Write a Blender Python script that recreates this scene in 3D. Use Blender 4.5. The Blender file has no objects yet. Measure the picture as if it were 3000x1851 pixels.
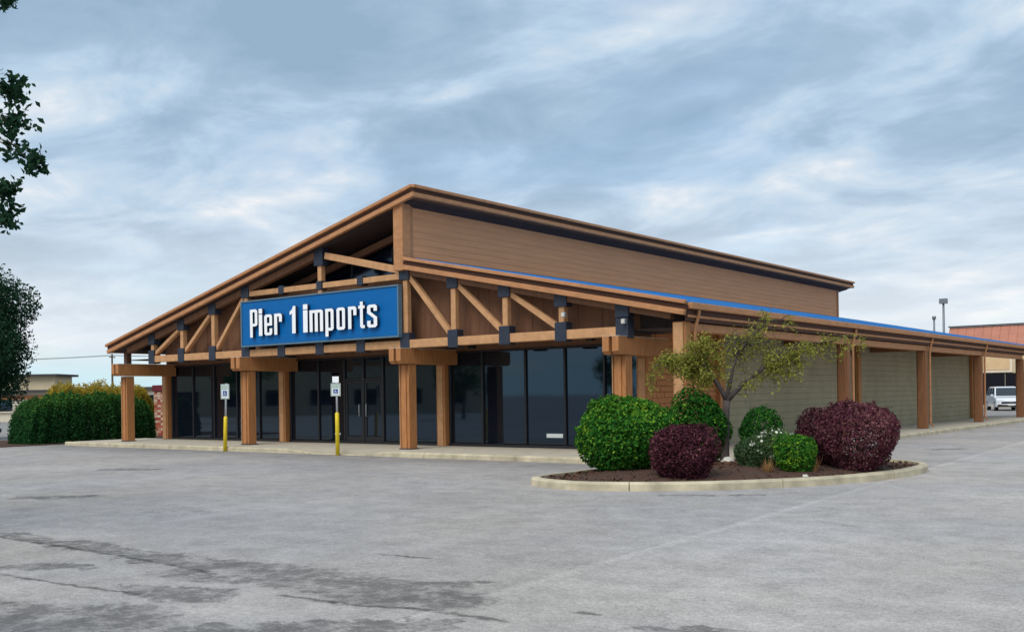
import bpy, bmesh, math, random
import numpy as np
from mathutils import Matrix, Vector
R = math.radians
S = bpy.context.scene
C = S.collection
random.seed(7)
RNG = np.random.default_rng(11)

# ------------------------------------------------------------------ camera, sky, sun, exposure
cam_d = bpy.data.cameras.new('camera')
cam = bpy.data.objects.new('camera', cam_d); C.objects.link(cam)
cam.matrix_world = (Matrix.Translation((0, 0, 1.6)) @ Matrix.Rotation(R(38.05), 4, 'Z')
                    @ Matrix.Rotation(R(90), 4, 'X') @ Matrix.Rotation(R(-0.88), 4, 'Z'))
cam_d.sensor_width = 36; cam_d.lens = 35.81; cam_d.shift_y = 0.0773
cam_d.clip_start = 0.05; cam_d.clip_end = 5000
S.camera = cam

SUN_EL, SUN_AZ = 50, 172          # azimuth clockwise from +Y
W = bpy.data.worlds.new('World'); S.world = W; W.use_nodes = True
nt = W.node_tree; nt.nodes.clear()
def N(t, k, **kw):
    n = t.nodes.new(k)
    for a, b in kw.items(): setattr(n, a, b)
    return n
def build_sky():
    L = nt.links.new
    out = N(nt, 'ShaderNodeOutputWorld'); bg = N(nt, 'ShaderNodeBackground'); bg.inputs[1].default_value = 0.1
    sky = N(nt, 'ShaderNodeTexSky', sky_type='NISHITA'); sky.sun_disc = False
    sky.sun_elevation = R(SUN_EL); sky.sun_rotation = R(SUN_AZ)
    tc = N(nt, 'ShaderNodeTexCoord'); sp = N(nt, 'ShaderNodeSeparateXYZ'); L(tc.outputs['Generated'], sp.inputs[0])
    def M(op, a, b=None):
        m = N(nt, 'ShaderNodeMath', operation=op)
        for i, v in enumerate((a, b)):
            if v is None: continue
            if isinstance(v, (int, float)): m.inputs[i].default_value = v
            else: L(v, m.inputs[i])
        return m.outputs[0]
    zc = M('MAXIMUM', sp.outputs[2], 0.0)
    den = M('ADD', zc, 0.16)
    cb = N(nt, 'ShaderNodeCombineXYZ')
    L(M('DIVIDE', sp.outputs[0], den), cb.inputs[0]); L(M('DIVIDE', sp.outputs[1], den), cb.inputs[1])
    def noise(scale, det, rough, dist, off):
        mp = N(nt, 'ShaderNodeMapping'); mp.inputs['Location'].default_value = off
        mp.inputs['Rotation'].default_value = (0, 0, R(38)); mp.inputs['Scale'].default_value = (1, 1.2, 1)
        L(cb.outputs[0], mp.inputs[0])
        n = N(nt, 'ShaderNodeTexNoise'); n.inputs['Scale'].default_value = scale; n.inputs['Detail'].default_value = det
        n.inputs['Roughness'].default_value = rough; n.inputs['Distortion'].default_value = dist
        L(mp.outputs[0], n.inputs['Vector']); return n.outputs['Fac']
    big = noise(0.8, 4, 0.5, 0.25, (3.1, 1.7, 0)); fine = noise(2.6, 9, 0.58, 0.35, (0.3, 5.2, 0))
    mixn = M('ADD', M('MULTIPLY', big, 0.55), M('MULTIPLY', fine, 0.45))
    rp = N(nt, 'ShaderNodeValToRGB'); L(mixn, rp.inputs[0])
    e = rp.color_ramp.elements
    e[0].position = 0.39; e[0].color = (.200, .290, .385, 1)
    e[1].position = 0.62; e[1].color = (.60, .60, .61, 1)
    for p, c in ((0.465, (.255, .35, .455)), (0.51, (.32, .42, .525)), (0.565, (.42, .49, .56))):
        x = e.new(p); x.color = (*c, 1)
    # the cloud sheet gets paler towards the horizon all the way round
    hz = N(nt, 'ShaderNodeMapRange'); hz.interpolation_type = 'SMOOTHSTEP'
    L(sp.outputs[2], hz.inputs[0])
    hz.inputs[1].default_value = 0.0; hz.inputs[2].default_value = 0.24; hz.inputs[3].default_value = 0.78; hz.inputs[4].default_value = 0.0
    mx = N(nt, 'ShaderNodeMix', data_type='RGBA')
    L(hz.outputs[0], mx.inputs[0]); L(rp.outputs[0], mx.inputs[6]); mx.inputs[7].default_value = (.60, .62, .635, 1)
    tl = N(nt, 'ShaderNodeMapRange'); tl.interpolation_type = 'SMOOTHSTEP'; L(sp.outputs[2], tl.inputs[0])
    tl.inputs[1].default_value = 0.015; tl.inputs[2].default_value = 0.06; tl.inputs[3].default_value = 0.75; tl.inputs[4].default_value = 0.0
    mt = N(nt, 'ShaderNodeMix', data_type='RGBA'); L(tl.outputs[0], mt.inputs[0]); L(mx.outputs[2], mt.inputs[6]); mt.inputs[7].default_value = (.37, .54, .59, 1)
    sc = N(nt, 'ShaderNodeVectorMath', operation='SCALE'); sc.inputs['Scale'].default_value = 10.0
    L(mt.outputs[2], sc.inputs[0])
    # thin spots where the clear sky comes through
    thin = N(nt, 'ShaderNodeMapRange'); L(noise(1.1, 4, 0.5, 0.3, (7.7, 2.2, 0)), thin.inputs[0])
    thin.inputs[1].default_value = 0.30; thin.inputs[2].default_value = 0.45; thin.inputs[3].default_value = 0.6; thin.inputs[4].default_value = 1.0
    fm = N(nt, 'ShaderNodeMix', data_type='RGBA')
    L(thin.outputs[0], fm.inputs[0]); L(sky.outputs[0], fm.inputs[6]); L(sc.outputs[0], fm.inputs[7])
    L(fm.outputs[2], bg.inputs[0]); L(bg.outputs[0], out.inputs[0])
build_sky()

sl = bpy.data.lights.new('sun', 'SUN'); sl.energy = 1.5; sl.angle = R(40); sl.color = (1, .95, .88)
sun = bpy.data.objects.new('sun', sl); C.objects.link(sun)
sdir = Vector((math.sin(R(SUN_AZ)) * math.cos(R(SUN_EL)), math.cos(R(SUN_AZ)) * math.cos(R(SUN_EL)), math.sin(R(SUN_EL))))
sun.location = (-20, -20, 40); sun.rotation_euler = sdir.to_track_quat('Z', 'Y').to_euler()
S.view_settings.view_transform = 'Standard'; S.view_settings.look = 'None'
S.view_settings.exposure = 0.62; S.view_settings.gamma = 1.0; S.view_settings.use_curve_mapping = False

# ------------------------------------------------------------------ materials
MATS = {}
def lin(c):
    return tuple(((v / 255) / 12.92 if v / 255 <= .04045 else ((v / 255 + .055) / 1.055) ** 2.4) for v in c)
def mat(name, col, var=0.15, scale=3.0, stretch=(1, 1, 1), rough=0.7, bump=0.0, bscale=60, metal=0.0, spec=0.5, detail=6, coat=0, attr=None, trans=0.0):
    """Principled material; colour wanders by +-var with noise on the world position."""
    m = bpy.data.materials.new(name); m.use_nodes = True; t = m.node_tree; L = t.links.new
    b = t.nodes['Principled BSDF']
    b.inputs['Roughness'].default_value = rough; b.inputs['Metallic'].default_value = metal
    b.inputs['Specular IOR Level'].default_value = spec; b.inputs['Coat Weight'].default_value = coat
    g = N(t, 'ShaderNodeNewGeometry'); mp = N(t, 'ShaderNodeMapping'); mp.inputs['Scale'].default_value = stretch
    L(g.outputs['Position'], mp.inputs[0])
    n = N(t, 'ShaderNodeTexNoise'); n.inputs['Scale'].default_value = scale; n.inputs['Detail'].default_value = detail; n.inputs['Roughness'].default_value = .6
    L(mp.outputs[0], n.inputs['Vector'])
    r = N(t, 'ShaderNodeMapRange'); r.inputs[1].default_value = .25; r.inputs[2].default_value = .75
    r.inputs[3].default_value = 1 - var; r.inputs[4].default_value = 1 + var
    L(n.outputs['Fac'], r.inputs[0])
    v = N(t, 'ShaderNodeVectorMath', operation='SCALE'); v.inputs[0].default_value = col
    fac = r.outputs[0]
    if attr:
        at = N(t, 'ShaderNodeAttribute'); at.attribute_name = 'tint'
        rp = N(t, 'ShaderNodeValToRGB'); L(at.outputs['Fac'], rp.inputs[0])
        e = rp.color_ramp.elements
        for i, c in enumerate(attr):
            p = i / (len(attr) - 1)
            x = e[0] if i == 0 else (e[len(e) - 1] if i == len(attr) - 1 else e.new(p))
            x.color = (*c, 1)
        L(rp.outputs[0], v.inputs[0])
    L(fac, v.inputs['Scale']); L(v.outputs[0], b.inputs['Base Color'])
    if bump:
        n2 = N(t, 'ShaderNodeTexNoise'); n2.inputs['Scale'].default_value = bscale; n2.inputs['Detail'].default_value = 4
        L(mp.outputs[0], n2.inputs['Vector'])
        bp = N(t, 'ShaderNodeBump'); bp.inputs['Strength'].default_value = bump; bp.inputs['Distance'].default_value = .02
        L(n2.outputs['Fac'], bp.inputs['Height']); L(bp.outputs[0], b.inputs['Normal'])
    if trans:
        tr = N(t, 'ShaderNodeBsdfTranslucent'); L(v.outputs[0], tr.inputs[0])
        ms = N(t, 'ShaderNodeMixShader'); ms.inputs[0].default_value = trans
        L(b.outputs[0], ms.inputs[1]); L(tr.outputs[0], ms.inputs[2]); L(ms.outputs[0], t.nodes['Material Output'].inputs[0])
    MATS[name] = m; return m
WOOD = (.40, .185, .072)
mat('truss_wood', (.54, .285, .130), .22, 5, (1, 1, 1), .75, .3, 40)
mat('column_wood', (.44, .185, .062), .25, 6, (3, 3, .5), .75, .3, 60)
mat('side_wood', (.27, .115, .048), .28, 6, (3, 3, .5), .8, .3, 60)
mat('fascia_wood', (.47, .215, .090), .2, 4, (1, 1, 2), .7, .2, 40)
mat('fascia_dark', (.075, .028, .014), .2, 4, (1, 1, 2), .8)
mat('siding', (.70, .325, .150), .10, 2.0, (.3, .3, 3), .8, .15, 50)
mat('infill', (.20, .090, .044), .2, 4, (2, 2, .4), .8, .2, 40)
mat('dark_soffit', (.055, .035, .032), .2, 3, rough=.9)
mat('steel_plate', (.018, .026, .045), .3, 8, rough=.55, bump=.1)
mat('gap_black', (.012, .012, .014), .2, 5, rough=.5)
mat('mullion', (.012, .012, .015), .2, 5, rough=.4)
mat('roof_blue', (.025, .19, .47), .15, .8, rough=.45, metal=0.0)
mat('roof_brown', (.14, .065, .035), .2, 2, rough=.8)
mat('flashing', (.62, .58, .50), .1, 5, rough=.6)
mat('olive_block', (.365, .318, .205), .12, 1.6, rough=.9, bump=.35, bscale=45)
mat('mortar', (.32, .28, .18), .1, 4, rough=.95)
mat('brick_orange', (.50, .20, .075), .2, 7, rough=.9, bump=.3)
mat('concrete', (.52, .46, .36), .16, 2.5, rough=.9, bump=.25, bscale=70)
mat('kerb_concrete', (.52, .45, .31), .38, 2.2, rough=.9, bump=.3, bscale=60)
mat('mulch', (.075, .036, .022), .5, 18, rough=1, bump=1.0, bscale=40)
mat('mulch_chip', (.11, .05, .028), .5, 22, rough=1)
mat('sign_blue', (.0, .12, .37), .06, 2, rough=.5, spec=.2)
mat('sign_trim', (.10, .19, .26), .1, 4, rough=.4)
mat('letter_white', (.93, .94, .95), .03, 3, rough=.4)
mat('letter_side', (.02, .03, .06), .1, 3, rough=.5)
mat('galvanised', (.55, .57, .60), .12, 12, rough=.4, metal=.6)
mat('yellow_paint', (.82, .60, .02), .15, 9, rough=.5, bump=.1)
mat('sign_white', (.72, .75, .74), .06, 8, rough=.4)
mat('print_blue', (.02, .06, .28), .1, 8, rough=.4)
mat('print_green', (.03, .22, .09), .1, 8, rough=.4)
mat('cream_wall', (.60, .50, .33), .1, 1, rough=.9)
mat('cream_pale', (.72, .64, .50), .1, 1, rough=.9)
mat('dark_roof', (.06, .055, .055), .2, 1, rough=.8)
mat('orange_band', (.50, .20, .08), .15, 1, rough=.8)
mat('red_fascia', (.50, .20, .125), .15, 1.2, (1, 1, 3), rough=.75)
mat('far_panel', (.68, .47, .26), .08, 2, rough=.8)
mat('far_panel_edge', (.78, .66, .50), .05, 2, rough=.8)
mat('brick_red', (.40, .085, .050), .3, 9, rough=.9, attr=[(.33, .06, .035), (.45, .12, .07), (.60, .38, .28), (.66, .52, .40)])
mat('maroon', (.16, .018, .032), .15, 4, rough=.6)
mat('pier_mortar', (.42, .30, .24), .1, 6, rough=.95)
mat('car_white', (.74, .76, .79), .03, 2, rough=.25, coat=.6)
mat('car_silver', (.48, .54, .60), .03, 2, rough=.3, coat=.6, metal=.2)
mat('car_glass', (.012, .016, .02), .1, 2, rough=.05, spec=.8)
mat('car_black', (.015, .015, .016), .1, 5, rough=.6)
mat('car_lamp', (.75, .77, .78), .05, 5, rough=.15)
mat('tyre', (.02, .02, .02), .2, 9, rough=.9)
mat('plate_white', (.7, .7, .66), .05, 5, rough=.5)
mat('pole_grey', (.20, .22, .24), .15, 5, rough=.5, metal=.3)
mat('pole_timber', (.10, .075, .055), .2, 8, (2, 2, .3), rough=.9)
mat('wire', (.10, .115, .13), .05, 3, rough=.6)
mat('bark', (.075, .060, .055), .35, 14, (1, 1, .4), rough=.95, bump=.6, bscale=30)
mat('bark_pale', (.13, .10, .08), .35, 14, (1, 1, .4), rough=.95, bump=.6, bscale=30)
mat('twig_dark', (.05, .04, .03), .3, 9, rough=.95)
mat('leaf_green', (1, 1, 1), .12, 2, spec=.12, rough=.85, trans=.25, attr=[(.014, .080, .012), (.026, .135, .018), (.060, .215, .024), (.22, .38, .03)])
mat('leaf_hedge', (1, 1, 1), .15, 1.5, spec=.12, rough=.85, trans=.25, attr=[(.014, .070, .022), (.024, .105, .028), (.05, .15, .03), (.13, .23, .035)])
mat('leaf_gold', (1, 1, 1), .15, 1.5, spec=.12, rough=.85, trans=.25, attr=[(.12, .16, .02), (.42, .33, .04), (.62, .42, .06)])
mat('leaf_maroon', (1, 1, 1), .15, 3, spec=.12, rough=.85, trans=.2, attr=[(.040, .014, .020), (.085, .024, .036), (.15, .040, .062), (.26, .12, .11)])
mat('leaf_olive', (1, 1, 1), .15, 3, spec=.12, rough=.85, trans=.35, attr=[(.12, .125, .03), (.25, .26, .045), (.38, .38, .07), (.50, .42, .11)])
mat('leaf_dark', (1, 1, 1), .15, 1.5, spec=.12, rough=.85, trans=.2, attr=[(.012, .040, .022), (.018, .058, .030), (.03, .08, .036)])
mat('leaf_grey', (1, 1, 1), .15, 3, spec=.12, rough=.85, trans=.3, attr=[(.05, .10, .045), (.10, .17, .06), (.18, .24, .10)])
mat('petal_white', (.72, .72, .60), .1, 9, rough=.6)
mat('tan_grass', (.33, .17, .06), .25, 9, rough=.8)

def glass_mat(name, tint, rough=.03):
    m = bpy.data.materials.new(name); m.use_nodes = True; t = m.node_tree; L = t.links.new
    b = t.nodes['Principled BSDF']; b.inputs['Base Color'].default_value = (*tint, 1)
    b.inputs['Roughness'].default_value = rough; b.inputs['IOR'].default_value = 1.52
    b.inputs['Specular IOR Level'].default_value = .85; b.inputs['Specular Tint'].default_value = (.50, .74, 1, 1)
    g = N(t, 'ShaderNodeNewGeometry'); n = N(t, 'ShaderNodeTexNoise'); n.inputs['Scale'].default_value = .9; n.inputs['Detail'].default_value = 1
    L(g.outputs['Position'], n.inputs['Vector'])
    bp = N(t, 'ShaderNodeBump'); bp.inputs['Strength'].default_value = .03; bp.inputs['Distance'].default_value = .02
    L(n.outputs['Fac'], bp.inputs['Height']); L(bp.outputs[0], b.inputs['Normal'])
    MATS[name] = m
glass_mat('shop_glass', (.006, .009, .016))
glass_mat('gable_glass', (.006, .008, .018), .1)

# asphalt: grey sheet with aggregate speckle, repaired darker blotches, tar-sealed cracks and a newer lane
def asphalt():
    m = bpy.data.materials.new('asphalt'); m.use_nodes = True; t = m.node_tree; L = t.links.new
    b = t.nodes['Principled BSDF']; b.inputs['Roughness'].default_value = .85; b.inputs['Specular IOR Level'].default_value = .35
    g = N(t, 'ShaderNodeNewGeometry'); P = g.outputs['Position']
    def M(op, a, b_=None, c=None, clamp=False):
        q = N(t, 'ShaderNodeMath', operation=op); q.use_clamp = clamp
        for i, v in enumerate((a, b_, c)):
            if v is None: continue
            if isinstance(v, (int, float)): q.inputs[i].default_value = v
            else: L(v, q.inputs[i])
        return q.outputs[0]
    def V(op, a, b_=None, out=0):
        q = N(t, 'ShaderNodeVectorMath', operation=op)
        for i, v in enumerate((a, b_)):
            if v is None: continue
            if isinstance(v, tuple): q.inputs[i].default_value = v
            else: L(v, q.inputs[i])
        return q.outputs[out]
    def noise(sc, det=5, rough=.6, vec=None, dist=0):
        q = N(t, 'ShaderNodeTexNoise'); q.inputs['Scale'].default_value = sc; q.inputs['Detail'].default_value = det
        q.inputs['Roughness'].default_value = rough; q.inputs['Distortion'].default_value = dist
        L(vec or P, q.inputs['Vector']); return q
    def mr(x, a, b_, c, d, smooth=False):
        q = N(t, 'ShaderNodeMapRange'); L(x, q.inputs[0])
        if smooth: q.interpolation_type = 'SMOOTHSTEP'
        for i, v in enumerate((a, b_, c, d)): q.inputs[i + 1].default_value = v
        return q.outputs[0]
    # warp so every mark has a ragged outline
    wn = noise(1.6, 5, .65); wv = V('SCALE', V('SUBTRACT', wn.outputs['Color'], (.5, .5, .5))); wv.node.inputs['Scale'].default_value = .9
    wn3 = noise(7, 5, .7); wv3 = V('SCALE', V('SUBTRACT', wn3.outputs['Color'], (.5, .5, .5))); wv3.node.inputs['Scale'].default_value = .55
    PW = V('ADD', V('ADD', P, wv), wv3)
    wn2 = noise(6, 4, .6); wv2 = V('SCALE', V('SUBTRACT', wn2.outputs['Color'], (.5, .5, .5))); wv2.node.inputs['Scale'].default_value = .16
    PC = V('ADD', P, wv2)
    def seg(p, a, b_):
        a3 = (a[0], a[1], 0); d = (b_[0] - a[0], b_[1] - a[1], 0); dd = d[0] ** 2 + d[1] ** 2
        ap = V('SUBTRACT', V('MULTIPLY', p, (1, 1, 0)), a3)
        h = M('DIVIDE', V('DOT_PRODUCT', ap, d, 1), dd, clamp=True)
        cb = N(t, 'ShaderNodeVectorMath', operation='SCALE'); cb.inputs[0].default_value = d; L(h, cb.inputs['Scale'])
        return V('LENGTH', V('SUBTRACT', ap, cb.outputs[0]), None, 1)
    blotch = None
    for a, c, w in (((-8.1, 5.85), (-7.1, 6.0), .55), ((-6.9, 6.0), (-6.0, 5.95), .52), ((-5.95, 5.75), (-5.4, 5.95), .42),
                    ((-7.9, 4.93), (-7.1, 4.95), .26), ((-12.5, 5.95), (-8.6, 5.95), .24), ((-8.4, 3.2), (-7.0, 3.96), .62),
                    ((-6.9, 3.7), (-5.7, 4.42), .25), ((-5.5, 4.7), (-4.9, 5.2), .24), ((-22.3, 12.97), (-21.2, 13.5), .28),
                    ((-17.06, 8.44), (-16.3, 9.0), .30), ((-9.9, 4.9), (-9.4, 5.2), .2), ((-5.9, 6.4), (-5.6, 6.5), .16),
                    ((-7.98, 14.05), (-7.4, 14.3), .12), ((-7.08, 14.5), (-6.75, 14.7), .10), ((-7.7, 27.9), (-7.3, 28.7), .25), ((-3.5, 6.05), (-3.2, 6.2), .16)):
        s = mr(seg(PW, a, c), w * .75, w * 1.10, 1, 0, True)
        blotch = s if blotch is None else M('MAXIMUM', blotch, s)
    ragged = mr(noise(3.2, 8, .78).outputs['Fac'], .40, .54, .08, 1)
    blotch = M('MULTIPLY', blotch, ragged)
    crack = None
    lines = [[(-12.0, 4.5), (-9.68, 4.54), (-8.59, 4.63), (-7.69, 4.72)], [(-6.62, 5.37), (-5.81, 5.42), (-5.32, 5.61), (-4.51, 5.65)],
             [(-14, 5.8), (-12.5, 5.80), (-10.42, 5.82), (-8.62, 5.75), (-7.95, 5.68)], [(-7.5, 7.36), (-6.88, 7.41)], [(-4.3, 6.16), (-4.1, 6.2)]]
    for ln in lines:
        for a, c in zip(ln, ln[1:]):
            s = mr(seg(PC, a, c), .012, .05, 1, 0)
            crack = s if crack is None else M('MAXIMUM', crack, s)
    crack = M('MULTIPLY', crack, mr(noise(3, 3).outputs['Fac'], .38, .5, .25, 1))
    # hairline network
    vo = N(t, 'ShaderNodeTexVoronoi', feature='DISTANCE_TO_EDGE'); vo.inputs['Scale'].default_value = .42; L(PW, vo.inputs['Vector'])
    hair = M('MULTIPLY', mr(vo.outputs['Distance'], .0, .012, 1, 0), mr(noise(.5, 3).outputs['Fac'], .5, .62, 0, 1))
    # newer lane east of the seam
    sx = N(t, 'ShaderNodeSeparateXYZ'); L(PC, sx.inputs[0])
    lane = mr(M('ADD', sx.outputs[0], M('MULTIPLY', sx.outputs[1], .055)), -4.92, -4.80, 0, 1)
    seamline = mr(M('ABSOLUTE', M('SUBTRACT', M('ADD', sx.outputs[0], M('MULTIPLY', sx.outputs[1], .055)), -4.85)), .02, .10, 1, 0)
    base = mr(noise(.35, 4, .55).outputs['Fac'], .3, .7, .87, 1.13)
    mid = mr(noise(2.2, 6, .7).outputs['Fac'], .3, .7, .80, 1.20)
    spk = M('MULTIPLY', mr(noise(48, 3, .8).outputs['Fac'], .32, .68, .68, 1.32), mr(noise(15, 4, .75).outputs['Fac'], .3, .7, .80, 1.20))
    k = M('MULTIPLY', M('MULTIPLY', base, mid), spk)
    k = M('MULTIPLY', k, M('ADD', M('MULTIPLY', lane, .10), 1.0))
    k = M('MULTIPLY', k, M('ADD', M('MULTIPLY', seamline, .16), 1.0))
    k = M('MULTIPLY', k, M('SUBTRACT', 1.0, M('MULTIPLY', blotch, .56)))
    k = M('MULTIPLY', k, M('SUBTRACT', 1.0, M('MULTIPLY', crack, .62)))
    k = M('MULTIPLY', k, M('SUBTRACT', 1.0, M('MULTIPLY', hair, .35)))
    # road dirt washed along the front kerb
    sd = N(t, 'ShaderNodeSeparateXYZ'); L(PW, sd.inputs[0])
    dirt = M('MULTIPLY', mr(sd.outputs[1], 16.6, 19.2, 0, 1, True), mr(sd.outputs[0], -11.5, -10.0, 1, 0, True))
    k = M('MULTIPLY', k, M('SUBTRACT', 1.0, M('MULTIPLY', M('MULTIPLY', dirt, mr(noise(1.2, 5).outputs['Fac'], .3, .6, .5, 1)), .30)))
    tint = N(t, 'ShaderNodeMix', data_type='RGBA'); L(mr(noise(.22, 2).outputs['Fac'], .4, .6, 0, 1), tint.inputs[0])
    tint.inputs[6].default_value = (.372, .338, .310, 1); tint.inputs[7].default_value = (.352, .331, .320, 1)
    v = N(t, 'ShaderNodeVectorMath', operation='SCALE'); L(tint.outputs[2], v.inputs[0]); L(k, v.inputs['Scale'])
    L(v.outputs[0], b.inputs['Base Color'])
    bp = N(t, 'ShaderNodeBump'); bp.inputs['Strength'].default_value = .5; bp.inputs['Distance'].default_value = .006
    hgt = M('SUBTRACT', noise(110, 3, .7).outputs['Fac'], M('MULTIPLY', crack, 1.5))
    L(hgt, bp.inputs['Height']); L(bp.outputs[0], b.inputs['Normal'])
    MATS['asphalt'] = m
asphalt()

# ------------------------------------------------------------------ mesh helpers (everything is given in world metres)
WL = {}                                   # world location of each parent
def link(name, me, loc, parent=None, label=None, cat=None, group=None, kind=None):
    o = bpy.data.objects.new(name, me); C.objects.link(o)
    WL[o.name] = Vector(loc)
    if parent is not None:
        o.parent = parent; o.location = Vector(loc) - WL[parent.name]
    else:
        o.location = loc
    for k, v in (('label', label), ('category', cat), ('group', group), ('kind', kind)):
        if v: o[k] = v
    return o
def thing(name, loc, label, cat, group=None):
    return link(name, None, loc, None, label, cat, group)
def mesh(name, verts, faces, m, parent=None, smooth=False, **kw):
    """object with its origin at the middle of its base"""
    v = np.asarray(verts, float); lo, hi = v.min(0), v.max(0)
    org = Vector(((lo[0] + hi[0]) / 2, (lo[1] + hi[1]) / 2, lo[2]))
    me = bpy.data.meshes.new(name); me.from_pydata([tuple(p) for p in (v - np.array(org))], [], faces); me.update()
    me.materials.append(MATS[m])
    if smooth: me.shade_smooth()
    return link(name, me, org, parent, **kw)
def box_vf(x0, x1, y0, y1, z0, z1):
    v = [(x, y, z) for x in (x0, x1) for y in (y0, y1) for z in (z0, z1)]
    f = [(0, 1, 3, 2), (4, 6, 7, 5), (0, 4, 5, 1), (2, 3, 7, 6), (0, 2, 6, 4), (1, 5, 7, 3)]
    return v, f
def cbox_vf(hx, hy, hz, c):
    """chamfered box about the origin, half sizes"""
    v = []; f = []; idx = {}
    for sx in (-1, 1):
        for sy in (-1, 1):
            for sz in (-1, 1):
                for ax in range(3):
                    p = [sx * (hx - c), sy * (hy - c), sz * (hz - c)]
                    p[ax] = (sx * hx, sy * hy, sz * hz)[ax]
                    idx[(sx, sy, sz, ax)] = len(v); v.append(tuple(p))
    cen = lambda q: np.mean([v[i] for i in q], axis=0)
    def add(q):
        a, b_, d = (np.array(v[q[i]]) for i in range(3))
        if np.dot(np.cross(b_ - a, d - a), cen(q)) < 0: q = q[::-1]
        f.append(tuple(q))
    for ax in range(3):
        o1, o2 = [k for k in range(3) if k != ax]
        for s in (-1, 1):
            q = []
            for a, b_ in ((-1, -1), (1, -1), (1, 1), (-1, 1)):
                k = [0, 0, 0]; k[ax] = s; k[o1] = a; k[o2] = b_; q.append(idx[(*k, ax)])
            add(q)
    for ax in range(3):
        o1, o2 = [k for k in range(3) if k != ax]
        for a in (-1, 1):
            for b_ in (-1, 1):
                k0 = [0, 0, 0]; k1 = [0, 0, 0]
                k0[ax] = -1; k1[ax] = 1; k0[o1] = k1[o1] = a; k0[o2] = k1[o2] = b_
                add([idx[(*k0, o1)], idx[(*k1, o1)], idx[(*k1, o2)], idx[(*k0, o2)]])
    for sx in (-1, 1):
        for sy in (-1, 1):
            for sz in (-1, 1): add([idx[(sx, sy, sz, k)] for k in range(3)])
    return v, f
BOXCACHE = {}
def box(name, x0, x1, y0, y1, z0, z1, m, parent=None, c=None, **kw):
    d = (round(x1 - x0, 4), round(y1 - y0, 4), round(z1 - z0, 4))
    if c is None: c = min(.012, min(d) * .18)
    key = (d, m, c)
    if key not in BOXCACHE:
        v, f = cbox_vf(d[0] / 2, d[1] / 2, d[2] / 2, c)
        me = bpy.data.meshes.new(name); me.from_pydata([(a, b_, z + d[2] / 2) for a, b_, z in v], [], f); me.update()
        me.materials.append(MATS[m]); BOXCACHE[key] = me
    return link(name, BOXCACHE[key], ((x0 + x1) / 2, (y0 + y1) / 2, z0), parent, **kw)
def beam(name, p, q, w, h, m, parent=None, up=(0, 0, 1), c=.01, **kw):
    """chamfered timber from p to q; h measured along 'up', w sideways"""
    p, q = Vector(p), Vector(q); d = q - p; x = d.normalized(); z = Vector(up); y = z.cross(x).normalized(); z = x.cross(y)
    v, f = cbox_vf(d.length / 2, w / 2, h / 2, c); mid = (p + q) / 2
    return mesh(name, [tuple(mid + x * a + y * b_ + z * e) for a, b_, e in v], f, m, parent, **kw)
def prism(name, poly, y0, y1, m, parent=None, axis='Y', **kw):
    """poly in (x,z) extruded along Y, or in (y,z) along X, or (x,y) along Z"""
    n = len(poly)
    if axis == 'Y': v = [(a, y0, b_) for a, b_ in poly] + [(a, y1, b_) for a, b_ in poly]
    elif axis == 'X': v = [(y0, a, b_) for a, b_ in poly] + [(y1, a, b_) for a, b_ in poly]
    else: v = [(a, b_, y0) for a, b_ in poly] + [(a, b_, y1) for a, b_ in poly]
    f = [tuple(range(n)), tuple(range(2 * n - 1, n - 1, -1))] + [(i, i + n, (i + 1) % n + n, (i + 1) % n) for i in range(n)]
    o = mesh(name, v, f, m, parent, **kw)
    bm = bmesh.new(); bm.from_mesh(o.data); bmesh.ops.recalc_face_normals(bm, faces=bm.faces); bm.to_mesh(o.data); bm.free()
    return o
def tube_vf(pts, rads, n=8, cap=True):
    pts = [Vector(p) for p in pts]; v = []; f = []
    prev = None
    for i, p in enumerate(pts):
        d = (pts[min(i + 1, len(pts) - 1)] - pts[max(i - 1, 0)]).normalized()
        a = d.cross(Vector((0.31, 0.95, 0.05))).normalized() if prev is None else (prev - d * prev.dot(d)).normalized()
        prev = a; b_ = d.cross(a)
        for k in range(n):
            t = 2 * math.pi * k / n
            v.append(tuple(p + (a * math.cos(t) + b_ * math.sin(t)) * rads[i]))
    for i in range(len(pts) - 1):
        for k in range(n):
            k2 = (k + 1) % n
            f.append((i * n + k, i * n + k2, (i + 1) * n + k2, (i + 1) * n + k))
    if cap:
        f.append(tuple(range(n - 1, -1, -1))); f.append(tuple(range((len(pts) - 1) * n, len(pts) * n)))
    return v, f
def tube(name, pts, r, m, parent=None, n=8, **kw):
    rads = r if isinstance(r, (list, tuple)) else [r] * len(pts)
    v, f = tube_vf(pts, rads, n)
    return mesh(name, v, f, m, parent, smooth=True, **kw)
def join_vf(parts):
    V, F = [], []
    for v, f in parts:
        o = len(V); V += list(v); F += [tuple(i + o for i in q) for q in f]
    return V, F

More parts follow.
